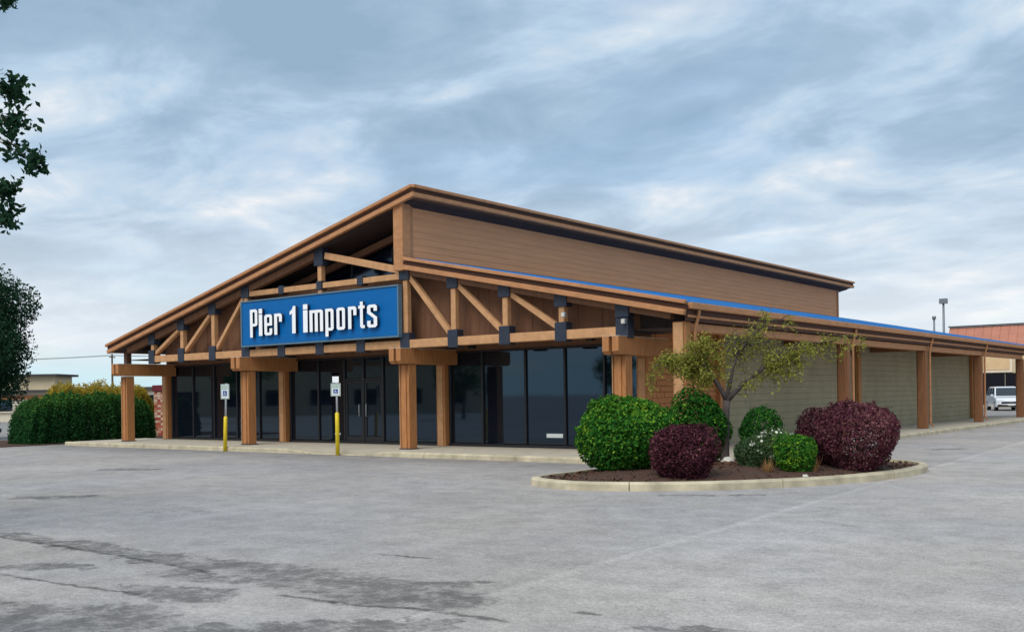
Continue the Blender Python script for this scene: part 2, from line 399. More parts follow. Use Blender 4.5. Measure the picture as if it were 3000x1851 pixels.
def leaf_mesh(name, cen, size, m, parent, tint=None, up_bias=.35, aspect=.55, normals=None, **kw):
    """one part: many small folded leaves at the given centres"""
    n = len(cen); cen = np.asarray(cen, float)
    d = RNG.normal(size=(n, 3)); d[:, 2] += up_bias
    if normals is not None: d = d * .75 + normals
    d /= np.linalg.norm(d, axis=1, keepdims=True)
    a = np.cross(d, RNG.normal(size=(n, 3))); a /= np.linalg.norm(a, axis=1, keepdims=True) + 1e-9
    b_ = np.cross(d, a)
    s = (size * RNG.uniform(.65, 1.3, n))[:, None]
    fold = d * s * .16
    p = np.stack([cen - a * s * .5, cen - b_ * s * aspect * .5 + fold, cen + a * s * .5, cen + b_ * s * aspect * .5 + fold], 1).reshape(-1, 3)
    lo, hi = p.min(0), p.max(0); org = np.array([(lo[0] + hi[0]) / 2, (lo[1] + hi[1]) / 2, lo[2]])
    p -= org
    me = bpy.data.meshes.new(name)
    me.vertices.add(4 * n); me.vertices.foreach_set('co', p.astype(np.float32).ravel())
    tri = np.arange(n)[:, None] * 4 + np.array([[0, 1, 2, 0, 2, 3]])
    me.loops.add(6 * n); me.loops.foreach_set('vertex_index', tri.astype(np.int32).ravel())
    me.polygons.add(2 * n); me.polygons.foreach_set('loop_start', (np.arange(2 * n) * 3).astype(np.int32))
    me.update(calc_edges=True)
    at = me.attributes.new('tint', 'FLOAT', 'POINT')
    tv = RNG.uniform(0, 1, n) if tint is None else tint
    at.data.foreach_set('value', np.repeat(np.clip(tv, 0, 1), 4).astype(np.float32))
    me.materials.append(MATS[m])
    return link(name, me, tuple(org), parent, **kw)
def lumps(dirs, seed, k=26, amp=.27):
    r = np.random.default_rng(seed); c = r.normal(size=(k, 3)); c /= np.linalg.norm(c, axis=1, keepdims=True)
    w = r.uniform(-.35, 1, k)
    dd = dirs @ c.T
    c2 = r.normal(size=(130, 3)); c2 /= np.linalg.norm(c2, axis=1, keepdims=True)
    fine = (np.exp((dirs @ c2.T - 1) * 90) * r.uniform(-1, 1, 130)).sum(1)
    return 1 + amp * (np.exp((dd - 1) * 9) * w).sum(1) + .3 * amp * fine
def shrub_points(n, cx, cy, z0, rx, ry, h, seed, shell=.55, flat=.0):
    d = RNG.normal(size=(n, 3)); d /= np.linalg.norm(d, axis=1, keepdims=True)
    L_ = lumps(d, seed)
    r = (shell + (1 - shell) * RNG.uniform(0, 1, n) ** .45) * L_
    # uneven new shoots standing out of the clipped outline
    ns = 46; sd = RNG.normal(size=(ns, 3)); sd[:, 2] = np.abs(sd[:, 2]) * .9 + .1; sd /= np.linalg.norm(sd, axis=1, keepdims=True)
    shoot = RNG.uniform(0, 1, n) > .95; k = shoot.sum(); w = RNG.integers(0, ns, k)
    d[shoot] = sd[w] + RNG.normal(0, .025, (k, 3)); d[shoot] /= np.linalg.norm(d[shoot], axis=1, keepdims=True)
    r[shoot] = lumps(d[shoot], seed) * (.9 + RNG.uniform(0, 1, k) * RNG.uniform(.08, .24, ns)[w])
    p = d * r[:, None]
    z = p[:, 2]
    sq = 1 - .12 * np.clip(-z, 0, 1)                                  # a little narrower at the foot
    q = np.stack([cx + p[:, 0] * rx * sq, cy + p[:, 1] * ry * sq, z0 + h * .5 + z * h * .52], 1)
    q[:, 2] = np.maximum(q[:, 2], z0 + .02 + RNG.uniform(0, .06, n))
    return q, d
def shrub(name, label, cat, cx, cy, z0, rx, ry, h, n, size, m, seed, group=None, tint_mid=.35):
    t = thing(name, (cx, cy, z0), label, cat, group)
    q, d = shrub_points(n, cx, cy, z0, rx, ry, h, seed)
    patch = lumps(d, seed + 50, 10, .5) - 1
    tint = np.clip(tint_mid + RNG.normal(0, .27, n) + .5 * patch, 0, 1)
    leaf_mesh('foliage', q, size, m, t, tint, normals=d * .8)
    parts = []
    for k in range(9):
        a = k * 2.4 + seed; rr = .55
        e = (cx + math.cos(a) * rx * rr * random.uniform(.4, 1), cy + math.sin(a) * ry * rr * random.uniform(.4, 1), z0 + h * random.uniform(.45, .75))
        mid = (cx + (e[0] - cx) * .35, cy + (e[1] - cy) * .35, z0 + h * .25)
        parts.append(tube_vf([(cx + math.cos(a) * .04, cy + math.sin(a) * .04, z0 - .03), mid, e], [.022, .016, .006], 5))
    v, f = join_vf(parts); mesh('stems', v, f, 'twig_dark', t)
    return t

# ------------------------------------------------------------------ ground, walks, kerbs
def sheet(name, x0, x1, y0, y1, z, m):
    return mesh(name, [(x0, y0, z), (x1, y0, z), (x1, y1, z), (x0, y1, z)], [(0, 1, 2, 3)], m, kind='structure')
sheet('ground', -1500, 1500, -1500, 1500, 0, 'asphalt')
WALK_Z = .13
def rounded(pts_r):
    """polygon with rounded corners: (x, y, radius)"""
    out = []; n = len(pts_r)
    for i in range(n):
        x, y, r = pts_r[i]; p = Vector((x, y))
        if r <= 0: out.append((x, y)); continue
        a = Vector(pts_r[i - 1][:2]) - p; b_ = Vector(pts_r[(i + 1) % n][:2]) - p
        s = p + a.normalized() * r; e = p + b_.normalized() * r
        for k in range(7):
            t = k / 6; q = s * (1 - t) ** 2 + p * 2 * t * (1 - t) + e * t * t; out.append((q.x, q.y))
    return out
# footway round the shop: front strip and side strip, with a dropped kerb at the second parking sign
KY, KX = 19.55, -10.45
walk_poly = rounded([(-36.3, KY + .15, .3), (KX - .15, KY + .15, 1.2), (KX - .15, 57, 0), (-13.3, 57, 0), (-13.3, 22.8, 0), (-36.3, 22.8, 0)])
prism('pavement', walk_poly, -.05, WALK_Z, 'concrete', axis='Z', kind='structure')
def kerb_run(name, path, w, h, m, pieces=3.0, hmap=None):
    """kerb stones along a path, joints open by a few mm; one structure with stone children"""
    root = link(name, None, (*path[0], 0), None, kind='structure')
    P = [Vector(p) for p in path]
    # resample
    pts = [P[0]]; acc = []
    for a, b_ in zip(P, P[1:]):
        k = max(1, int((b_ - a).length / .25))
        for i in range(1, k + 1): pts.append(a + (b_ - a) * i / k)
    L_ = 0; cur = [pts[0]]; runs = []
    for a, b_ in zip(pts, pts[1:]):
        L_ += (b_ - a).length; cur.append(b_)
        if L_ >= pieces: runs.append(cur); cur = [b_]; L_ = 0
    if len(cur) > 1: runs.append(cur)
    for r in runs:
        v = []; f = []
        for i, p in enumerate(r):
            d = (r[min(i + 1, len(r) - 1)] - r[max(i - 1, 0)]).normalized(); nn = Vector((d.y, -d.x))    # right-hand side = road side
            sft = d * (.006 if i == 0 else (-.006 if i == len(r) - 1 else 0))
            hh = h if hmap is None else hmap(p)
            prof = [(w * .5, -.05), (w * .5 - .005, hh * .75), (w * .5 - .035, hh), (-w * .5, hh + .002), (-w * .5, -.05)]
            jx = random.uniform(-.004, .004)
            for a, z in prof:
                q = p + sft + nn * (a + jx); v.append((q.x, q.y, z))
        k = 5
        for i in range(len(r) - 1):
            for j in range(k):
                j2 = (j + 1) % k
                f.append((i * k + j, i * k + j2, (i + 1) * k + j2, (i + 1) * k + j))
        f.append(tuple(range(k))); f.append(tuple(range(len(v) - 1, len(v) - 1 - k, -1)))
        o = mesh('kerb_stone', v, f, m, root)
        bm = bmesh.new(); bm.from_mesh(o.data); bmesh.ops.recalc_face_normals(bm, faces=bm.faces); bm.to_mesh(o.data); bm.free()
    return root
def drop(p):
    # dropped kerb in front of the doors
    if p.y < KY + .4:
        d = min(max((abs(p.x + 21.6) - 1.1) / .9, 0), 1); return .03 + (.135 - .03) * d
    return .135
corner = rounded([(-36.3, KY, 0), (KX, KY, 1.2), (KX, 57, 0)])
kerb_run('pavement_kerb', corner, .16, .135, 'kerb_concrete', 3.0, drop)
ISL = [(-11.0, 14.85), (-10.75, 14.42), (-10.2, 14.18), (-9.5, 14.12), (-8.6, 14.5), (-7.75, 15.15), (-6.95, 16.1), (-6.3, 17.3), (-5.95, 18.6),
       (-5.85, 19.9), (-6.05, 20.9), (-6.7, 21.6), (-7.7, 21.7), (-8.9, 21.3), (-9.7, 20.9), (-10.0, 20.2), (-10.2, 19.0), (-10.7, 17.6), (-11.0, 16.2)]
def spline(P, k=4):
    out = []; n = len(P)
    for i in range(n):
        p0, p1, p2, p3 = (np.array(P[(i + j) % n]) for j in (-1, 0, 1, 2))
        for s in range(k):
            t = s / k
            out.append(tuple(.5 * ((2 * p1) + (-p0 + p2) * t + (2 * p0 - 5 * p1 + 4 * p2 - p3) * t * t + (-p0 + 3 * p1 - 3 * p2 + p3) * t ** 3)))
    return out
isl = spline(ISL)
kerb_run('island_kerb', isl + [isl[0]], .16, .14, 'kerb_concrete', 2.4)
def mulch_bed():
    cx, cy = np.mean([p[0] for p in isl]), np.mean([p[1] for p in isl])
    v = []; f = []; n = len(isl); rings = [(.985, .09), (.8, .15), (.5, .2), (.22, .22)]
    for s, z in rings:
        for x, y in isl: v.append((cx + (x - cx) * s, cy + (y - cy) * s, z + random.uniform(-.012, .012)))
    v.append((cx, cy, .23))
    for r in range(len(rings) - 1):
        for i in range(n):
            j = (i + 1) % n; f.append((r * n + i, r * n + j, (r + 1) * n + j, (r + 1) * n + i))
    b0 = (len(rings) - 1) * n
    for i in range(n): f.append((b0 + i, b0 + (i + 1) % n, len(v) - 1))
    mesh('mulch_bed', v, f, 'mulch', kind='structure')
    # loose bark chips
    k = 2600; t = RNG.uniform(0, 1, k) ** .5; i = RNG.integers(0, n, k); P = np.array(isl)[i]
    q = np.stack([cx + (P[:, 0] - cx) * t * .96, cy + (P[:, 1] - cy) * t * .96, .10 + .13 * (1 - t) + RNG.uniform(0, .03, k)], 1)
    leaf_mesh('bark_chips', q, .09, 'mulch_chip', None, aspect=.4, up_bias=1.2, kind='stuff', label='dark brown bark chips spread over the kerbed planting island', cat='mulch')
mulch_bed()

# ------------------------------------------------------------------ the shop
YT, YG = 20.74, 22.68              # truss plane, glass plane
NODE = lambda k: -23.48 + 1.78 * k
COLX = [-34.10, -27.06, -19.93, -12.88]
upz = lambda x: 3.70 + (x + 34.85) * .2402          # top of the upper (left) roof
loz = lambda x: 3.66 + (-11.0 - x) * .2060          # top of the lower (right) roof
shop = thing('shop_building', (-23.5, 38, 0), 'long brown timber shop with trussed gable front and blue lower roof', 'building')

def rake_boards(parent, p, q, y0):
    """three-tier barge board: cap, dark recess, lower board"""
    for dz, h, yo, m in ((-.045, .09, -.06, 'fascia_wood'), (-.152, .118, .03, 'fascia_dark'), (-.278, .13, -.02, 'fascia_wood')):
        up = Vector((-(q[1] - p[1]), 0, q[0] - p[0])).normalized()
        if up.z < 0: up = -up
        a = Vector((p[0], y0 + yo + .06, p[1])) + up * dz; b_ = Vector((q[0], y0 + yo + .06, q[1])) + up * dz
        beam('barge_board', a, b_, .12, h, m, parent, up=up)
# upper roof
up_roof = prism('upper_roof', [(-34.80, upz(-34.80) - .03), (-19.42, upz(-19.42) - .03), (-19.42, upz(-19.42) - .30), (-34.80, upz(-34.80) - .30)], 20.52, 54.7, 'roof_brown', shop)
prism('ceiling_lining', [(-34.70, upz(-34.70) - .304), (-19.6, upz(-19.6) - .304), (-19.6, upz(-19.6) - .34), (-34.70, upz(-34.70) - .34)], 20.56, 54.6, 'dark_soffit', up_roof)
rake_boards(up_roof, (-34.90, upz(-34.90)), (-19.34, upz(-19.34)), 20.36)
RZ = upz(-19.34)
for dz, h, xo, m in ((-.09, .09, .07, 'fascia_wood'), (-.21, .118, -.02, 'fascia_dark'), (-.335, .123, .03, 'fascia_wood')):
    box('barge_board', -19.42 + .002, -19.30 + xo, 20.37, 54.75, RZ + dz, RZ + dz + h, m, up_roof)
for dz, h, xo, m in ((-.10, .10, .05, 'fascia_wood'), (-.30, .195, .0, 'fascia_wood')):
    box('barge_board', -34.92 - xo, -34.81, 20.55, 54.7, upz(-34.85) + dz - .02, upz(-34.85) + dz + h - .02, m, up_roof)
# lower roof
lo_roof = prism('lower_roof', [(-19.85, loz(-19.85) - .03), (-11.06, loz(-11.06) - .03), (-11.06, loz(-11.06) - .21), (-19.85, loz(-19.85) - .21)], 20.55, 57.0, 'dark_soffit', shop)
prism('roof_sheet', [(-19.84, loz(-19.84)), (-11.0, loz(-11.0)), (-11.0, loz(-11.0) - .026), (-19.84, loz(-19.84) - .026)], 20.60, 57.0, 'roof_blue', lo_roof)
parts = []
for k in range(80):
    y = 21.0 + k * .45; sl_ = .206
    v = [(-19.8, y - .012, loz(-19.8) + .001), (-19.8, y + .012, loz(-19.8) + .001), (-11.02, y + .012, loz(-11.02) + .001), (-11.02, y - .012, loz(-11.02) + .001)]
    v += [(a, b_, c + .035) for a, b_, c in v]
    parts.append((v, [(4, 5, 6, 7), (0, 1, 5, 4), (1, 2, 6, 5), (2, 3, 7, 6), (3, 0, 4, 7)]))
v, f = join_vf(parts); mesh('standing_seams', v, f, 'roof_blue', lo_roof, kind='stuff')
rake_boards(lo_roof, (-19.72, loz(-19.72) + .02), (-10.98, loz(-10.98) + .02), 20.42)
# eave along the side: gutter, fascia, downspouts
box('gutter', -11.055, -10.93, 20.60, 57.0, 3.49, 3.635, 'fascia_wood', lo_roof)
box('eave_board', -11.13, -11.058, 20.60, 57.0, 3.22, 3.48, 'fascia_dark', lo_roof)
box('eave_trim', -11.12, -11.02, 20.62, 57.0, 3.30, 3.36, 'fascia_wood', lo_roof)
box('soffit', -13.25, -11.14, 21.4, 57.0, 3.225, 3.26, 'dark_soffit', lo_roof)
# clerestory wall between the two roofs, lap siding board by board
cwall = box('clerestory_wall', -20.06, -19.96, 20.80, 54.0, 5.2, 7.2, 'infill', shop)
z = 5.36
while z < 7.06:
    h = .19
    v = [(-19.958, 20.82, z), (-19.930, 20.82, z), (-19.942, 20.82, z + h), (-19.958, 20.82, z + h)]
    v += [(a, 53.98, c) for a, b_, c in v]
    mesh('siding_board', v, [(0, 1, 2, 3), (7, 6, 5, 4), (0, 4, 5, 1), (1, 5, 6, 2), (2, 6, 7, 3), (3, 7, 4, 0)], 'siding', cwall)
    z += .185
box('corner_post', -20.16, -19.80, 20.46, 20.80, 5.12, 7.10, 'fascia_wood', shop)
box('corner_trim', -19.955, -19.88, 53.9, 54.06, 5.3, 7.1, 'fascia_wood', shop)
box('corner_trim', -19.955, -19.88, 20.801, 20.98, 5.44, 7.1, 'fascia_wood', shop)
# truss
truss = link('front_truss', None, (-23.5, YT, 3.0), shop)
CB, CT = 2.96, 3.19
for k in range(-5, 6):
    x0, x1 = NODE(k), NODE(k + 1)
    box('bottom_chord', x0 + (.01 if k > -5 else -.1), x1 - .01, YT - .11, YT + .11, CB, CT, 'truss_wood', truss)
ltop = lambda x: upz(x) - .46
rtop = lambda x: loz(x) - .38
beam('top_chord', (-34.0, YT, ltop(-34.0)), (NODE(0), YT, ltop(NODE(0))), .2, .2, 'infill', truss)  # left chord: shade under the roof put into the colour by the darker material
beam('top_chord', (NODE(0) + .25, YT, rtop(NODE(0)) + .02), (-19.95, YT, rtop(-19.95)), .2, .2, 'truss_wood', truss)
beam('top_chord', (-19.9, YT, rtop(-19.9)), (-11.5, YT, rtop(-11.5)), .2, .2, 'infill', truss)
beam('rafter', (-29.0, 21.75, upz(-29.0) - .62), (-20.4, 21.75, upz(-20.4) - .62), .16, .2, 'infill', truss)
def ztop(k): return ltop(NODE(k)) if k <= 0 else rtop(NODE(k))
for k in range(-5, 7):
    x = NODE(k)
    under_sign = -2 < k < 2 and k != 0
    zt = ztop(k)
    if k in (-1, 1): zt = 5.0
    if not under_sign:
        if k < 6: box('truss_post', x - .085, x + .085, YT - .085, YT + .085, CT - .05, zt, 'truss_wood', truss)
        th = .40 if k != 0 else .62
        box('gusset_plate', x - .19, x + .19, YT - .135, YT + .135, zt - th * .62, zt + th * .38 - .04, 'steel_plate', truss)
    if k != -2: box('gusset_plate', x - .175, x + .175, YT - .14, YT + .14, CB - .05, CT + .20, 'steel_plate', truss)
    else: box('gusset_plate', x - .2, x + .2, YT - .14, YT + .14, CB - .045, CT + .13, 'steel_plate', truss)
for k in (-5, -4, -3):                                                    # left webs climb towards the middle
    beam('diagonal', (NODE(k) + .1, YT, CT + .06), (NODE(k + 1) - .12, YT, ztop(k + 1) - .18), .15, .13, 'truss_wood', truss)
for k in (2, 3, 4):                                                       # right webs fall away from it
    beam('diagonal', (NODE(k) + .14, YT, ztop(k) - .16), (NODE(k + 1) - .13, YT, CT + .08), .15, .14, 'truss_wood', truss)
# collar beam over the sign
for a, b_ in ((-27.0, -25.34), (-25.18, -23.62), (-23.34, -21.80), (-21.62, -20.12)):
    box('collar_beam', a, b_, YT - .09, YT + .09, 4.90, 5.07, 'truss_wood', truss)
for x in (-25.26, -23.48, -21.71):
    box('gusset_plate', x - .12, x + .12, YT - .12, YT + .12, 4.86, 5.13, 'steel_plate', truss)
# boards behind the truss and dark panes in the peak
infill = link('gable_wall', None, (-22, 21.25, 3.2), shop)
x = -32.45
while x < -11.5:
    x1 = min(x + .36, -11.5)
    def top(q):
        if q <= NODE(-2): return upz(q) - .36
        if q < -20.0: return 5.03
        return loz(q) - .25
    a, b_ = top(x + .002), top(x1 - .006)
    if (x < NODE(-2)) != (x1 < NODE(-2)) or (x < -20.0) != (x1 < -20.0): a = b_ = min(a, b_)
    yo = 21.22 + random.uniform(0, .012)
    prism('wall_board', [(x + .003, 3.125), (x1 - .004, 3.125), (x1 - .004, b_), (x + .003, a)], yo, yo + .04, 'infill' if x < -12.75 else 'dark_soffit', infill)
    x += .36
gp = link('gable_window', None, (-23.4, 22.0, 5.05), shop)
xs = [-27.0, -25.26, -23.48, -21.7, -20.1]
for a, b_ in zip(xs, xs[1:]):
    prism('pane', [(a + .03, 5.06), (b_ - .03, 5.06), (b_ - .03, upz(b_) - .36), (a + .03, upz(a) - .36)], 22.0, 22.03, 'gable_glass', gp)
    box('mullion', b_ - .028, b_ + .028, 21.97, 22.05, 5.06, upz(b_) - .36, 'mullion', gp)
box('ledge', -27.0, -20.08, 21.27, 22.06, 5.0, 5.055, 'dark_soffit', gp)
# porch ceiling, header, glass front
box('porch_ceiling', -34.5, -11.5, 21.0, 22.70, 3.10, 3.122, 'dark_soffit', shop)
front = link('glass_front', None, (-24, YG, WALK_Z), shop)
box('header', -34.45, -13.2, YG - .12, YG + .06, 2.86, 3.095, 'infill', front)
box('header_trim', -34.45, -13.2, YG - .15, YG - .122, 2.855, 2.90, 'gap_black', front)
PIL = [-34.40, -27.50, -20.25, -13.35]
mull = [-34.19, -32.85, -31.56, -30.21, -28.95, -27.70, -27.28, -25.86, -24.60, -23.72, -22.84, -21.95, -20.45, -20.05, -18.80, -17.24, -15.89, -14.62, -13.52]
for x in mull:
    box('mullion', x - .035, x + .035, YG - .07, YG + .03, WALK_Z + .09, 2.855, 'mullion', front)
doors = {(-24.60, -23.72), (-23.72, -22.84), (-20.05, -18.80)}
for a, b_ in zip(mull, mull[1:]):
    if abs((a + b_) / 2 - min(PIL, key=lambda q: abs(q - (a + b_) / 2))) < .06: continue
    isdoor = (a, b_) in doors
    if isdoor and b_ - a < 1.0:
        d = link('door', None, ((a + b_) / 2, YG, WALK_Z), front)
        tilt = random.uniform(-.004, .004)
        box('pane', a + .12, b_ - .12, YG - .012, YG, WALK_Z + .25, 2.06, 'shop_glass', d, c=.002)
        for x0, x1, z0, z1 in ((a + .04, a + .115, WALK_Z + .05, 2.14), (b_ - .115, b_ - .04, WALK_Z + .05, 2.14), (a + .118, b_ - .118, WALK_Z + .05, WALK_Z + .24), (a + .118, b_ - .118, 2.065, 2.14)):
            box('frame', x0, x1, YG - .045, YG + .02, z0, z1, 'mullion', d)
        hx = b_ - .16 if a < -23.9 else a + .16
        tube('handle', [(hx, YG - .05, 1.0), (hx, YG - .10, 1.02), (hx, YG - .10, 1.38), (hx, YG - .05, 1.4)], .013, 'galvanised', d, 6)
        box('transom_bar', a + .036, b_ - .036, YG - .06, YG + .02, 2.145, 2.21, 'mullion', front)
        box('pane', a + .036, b_ - .036, YG - .012, YG, 2.212, 2.852, 'shop_glass', front, c=.002)
    else:
        box('pane', a + .036, b_ - .036, YG - .012 + random.uniform(-.003, .003), YG, WALK_Z + .10, 2.852, 'shop_glass', front, c=.002)
box('sill', -34.2, -13.5, YG - .08, YG + .04, WALK_Z, WALK_Z + .088, 'mullion', front)
for x, w, z, h in ((-24.98, .26, .40, .06), (-22.02, .20, .40, .08), (-16.27, .55, .42, .11)):
    box('paper_notice', x - w / 2, x + w / 2, YG - .022, YG - .017, z, z + h, 'sign_white', front, c=.001)
for x, z in ((-19.0, 2.96), (-14.9, 3.0)):
    box('ceiling_light', x - .10, x + .10, 22.35, 22.5, z, z + .12, 'gap_black', shop)
# porch columns, cross beams, pilasters
for x, px in zip(COLX, PIL):
    c = box('porch_column', x - .16, x + .16, YT - .14, YT + .14, WALK_Z, 2.50, 'column_wood', shop)
    box('column_board', x - .07, x + .07, YT - .175, YT - .142, WALK_Z + .03, 2.50, 'column_wood', c)
    box('column_board', x - .192, x - .168, YT - .17, YT + .13, WALK_Z + .01, 2.50, 'truss_wood', c)
    box('column_board', x + .168, x + .192, YT - .17, YT + .13, WALK_Z + .01, 2.50, 'column_wood', c)
    box('base_plate', x - .2, x + .2, YT - .2, YT + .2, WALK_Z, WALK_Z + .03, 'steel_plate', c)
    for s in (-1, 1):
        xo = x + s * .135
        poly = [(20.22, 2.60), (20.30, 2.52), (22.60, 2.52), (22.60, 2.945), (20.22, 2.945)]
        prism('cross_beam', poly, xo - .09, xo + .09, 'column_wood', c, axis='X')
    box('beam_core', x - .042, x + .042, 20.34, 22.55, 2.54, 2.93, 'fascia_dark', c)
    box('beam_flashing', x - .235, x + .235, 20.24, 22.55, 2.947, 2.957, 'flashing', c)
    pl = box('pilaster', px - .17, px + .17, YG - .24, YG - .02, WALK_Z, 2.86, 'column_wood', shop)
    box('pilaster_board', px - .10, px + .10, YG - .268, YG - .242, WALK_Z + .01, 2.50, 'truss_wood', pl)
box('stub_post', -34.20, -34.0, YT - .1, YT + .1, 2.96, ltop(-34.1), 'fascia_dark', shop)
# body of the shop behind
box('side_wall_left', -34.52, -34.30, YG - .02, 54.3, WALK_Z - .1, 3.35, 'siding', shop)
box('back_wall', -34.3, -13.35, 54.1, 54.3, 0, 3.3, 'siding', shop)
box('plinth', -34.3, -13.2, YG + .04, YG + .2, 0, WALK_Z + .02, 'concrete', shop)
swall = box('side_wall', -13.42, -13.24, YG - .02, 54.3, WALK_Z - .05, 3.30, 'mortar', shop)
# olive blockwork, course by course
z = WALK_Z; k = 0
while z < 3.2:
    h = min(.197, 3.22 - z)
    box('block_course', -13.238, -13.20 + random.uniform(-.003, .003), 26.4, 54.28, z + .001, z + h - .002, 'olive_block', swall, c=.003)
    z += .2
z = WALK_Z; k = 0
while z < 3.2:
    y = YG + (0 if k % 2 == 0 else -.2)
    while y < 26.36:
        y0 = max(y, YG - .01); y1 = min(y + .39, 26.38)
        if y1 - y0 > .05: box('brick', -13.238, -13.19 + random.uniform(-.006, .006), y0, y1, z + .004, z + .144, 'brick_orange', swall, c=.006)
        y += .4
    z += .15; k += 1
box('wall_pilaster', -13.24, -13.06, 26.2, 26.55, WALK_Z, 3.22, 'column_wood', shop)
for y in (31.2, 39.2, 47.3):
    box('wall_pilaster', -13.19, -13.05, y + 6.2, y + 6.5, WALK_Z, 3.22, 'column_wood', shop)
# side colonnade
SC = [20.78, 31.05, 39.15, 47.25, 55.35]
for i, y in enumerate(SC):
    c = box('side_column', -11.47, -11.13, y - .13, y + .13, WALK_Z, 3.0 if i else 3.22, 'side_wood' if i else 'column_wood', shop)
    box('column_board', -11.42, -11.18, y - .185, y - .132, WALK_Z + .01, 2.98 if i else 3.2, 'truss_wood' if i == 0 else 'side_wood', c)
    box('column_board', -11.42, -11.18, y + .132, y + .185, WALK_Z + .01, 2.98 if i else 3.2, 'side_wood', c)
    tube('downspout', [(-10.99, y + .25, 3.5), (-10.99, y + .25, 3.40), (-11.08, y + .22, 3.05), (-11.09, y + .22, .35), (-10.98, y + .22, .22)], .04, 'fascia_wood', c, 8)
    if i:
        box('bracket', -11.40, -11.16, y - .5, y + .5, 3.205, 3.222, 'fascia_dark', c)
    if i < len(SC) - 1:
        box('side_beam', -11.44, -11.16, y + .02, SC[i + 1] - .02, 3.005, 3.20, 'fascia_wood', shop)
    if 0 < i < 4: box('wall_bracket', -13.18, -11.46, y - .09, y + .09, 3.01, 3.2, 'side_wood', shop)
for x, z in ((-14.42, 3.56), (-12.70, 3.30)):
    l = box('flood_light', x - .055, x + .055, YT - .25, YT - .142, z - .06, z + .06, 'galvanised', shop)
    box('lamp_lens', x - .04, x + .04, YT - .258, YT - .252, z - .045, z + .045, 'flashing', l, c=.001)
box('wall_light', -13.19, -13.08, 36.6, 36.85, 2.85, 3.05, 'gap_black', shop)

# ------------------------------------------------------------------ shop sign
sx0, sx1, sz0, sz1, sy = -27.04, -19.98, 3.27, 4.74, 20.47
sign = thing('shop_sign', ((sx0 + sx1) / 2, sy, sz0), 'big blue sign panel with white letters fixed across the timber truss', 'sign')
box('panel', sx0 + .05, sx1 - .05, sy, sy + .11, sz0 + .05, sz1 - .05, 'sign_blue', sign)
for a in ((sx0, sx1, sz0, sz0 + .048), (sx0, sx1, sz1 - .048, sz1)): box('frame', a[0], a[1], sy - .03, sy + .13, a[2], a[3], 'sign_trim', sign)
for a in ((sx0, sx0 + .048), (sx1 - .048, sx1)): box('frame', a[0], a[1], sy - .03, sy + .13, sz0 + .05, sz1 - .05, 'sign_trim', sign)
XH = 7.65
def rect(a, b_, c, d): return [(a, c), (b_, c), (b_, d), (a, d)]
def cham(a, b_, c, d, k=.55): return [(a + k, c), (b_ - k, c), (b_, c + k), (b_, d - k), (b_ - k, d), (a + k, d), (a, d - k), (a, c + k)]
BAR = [rect(0, 1.2, 0, 7.9), rect(0, 1.2, 8.2, 10)]
GLYPH = {
 'P': (3.2, [[(0, -.4), (1.15, -.4), (1.15, 3.7), (2.6, 3.7), (3.2, 4.3), (3.2, 9.4), (2.6, 10), (0, 10)], rect(1.15, 2.1, 4.7, 9.0)]),
 'i': (1.2, BAR),
 'e': (3.2, [[(.6, 0), (2.6, 0), (3.2, .6), (3.2, 2.5), (2.1, 2.5), (2.1, 1), (1.1, 1), (1.1, 3.5), (3.2, 3.5), (3.2, XH - .6), (2.6, XH), (.6, XH), (0, XH - .6), (0, .6)], rect(1.1, 2.1, 4.5, XH - 1)]),
 'r': (3.0, [[(0, 0), (1.15, 0), (1.15, XH - 1.1), (1.9, XH - 1.1), (1.9, 4.6), (3, 4.6), (3, XH - .6), (2.4, XH), (0, XH)]]),
 '1': (2.0, [[(.8, 0), (2, 0), (2, 9.8), (1.2, 9.8), (.8, 8.6), (0, 7.9), (0, 6.7), (.8, 7.1)]]),
 'm': (4.9, [[(0, 0), (1.1, 0), (1.1, XH - 1), (1.9, XH - 1), (1.9, 0), (3, 0), (3, XH - 1), (3.8, XH - 1), (3.8, 0), (4.9, 0), (4.9, XH - .6), (4.3, XH), (0, XH)]]),
 'p': (3.2, [[(0, -2), (1.15, -2), (1.15, 0), (2.6, 0), (3.2, .6), (3.2, XH - .6), (2.6, XH), (0, XH)], rect(1.15, 2.1, 1, XH - 1)]),
 'o': (3.2, [cham(0, 3.2, 0, XH), rect(1.1, 2.1, 1, XH - 1)]),
 't': (2.6, [[(.7, .6), (1.3, 0), (2.6, 0), (2.6, 1), (1.85, 1), (1.85, XH - 1), (2.6, XH - 1), (2.6, XH), (1.85, XH), (1.85, 9), (.7, 9), (.7, XH), (0, XH), (0, XH - 1), (.7, XH - 1)]]),
 's': (3.2, [[(.6, 0), (2.6, 0), (3.2, .6), (3.2, 3.4), (1.1, 5.3), (1.1, XH - 1), (2.1, XH - 1), (2.1, 5.5), (3.2, 5.5), (3.2, XH - .6), (2.6, XH), (.6, XH), (0, XH - .6), (0, 4.9), (2.1, 3), (2.1, 1), (1.1, 1), (1.1, 2.3), (0, 2.3), (0, .6)]]),
}
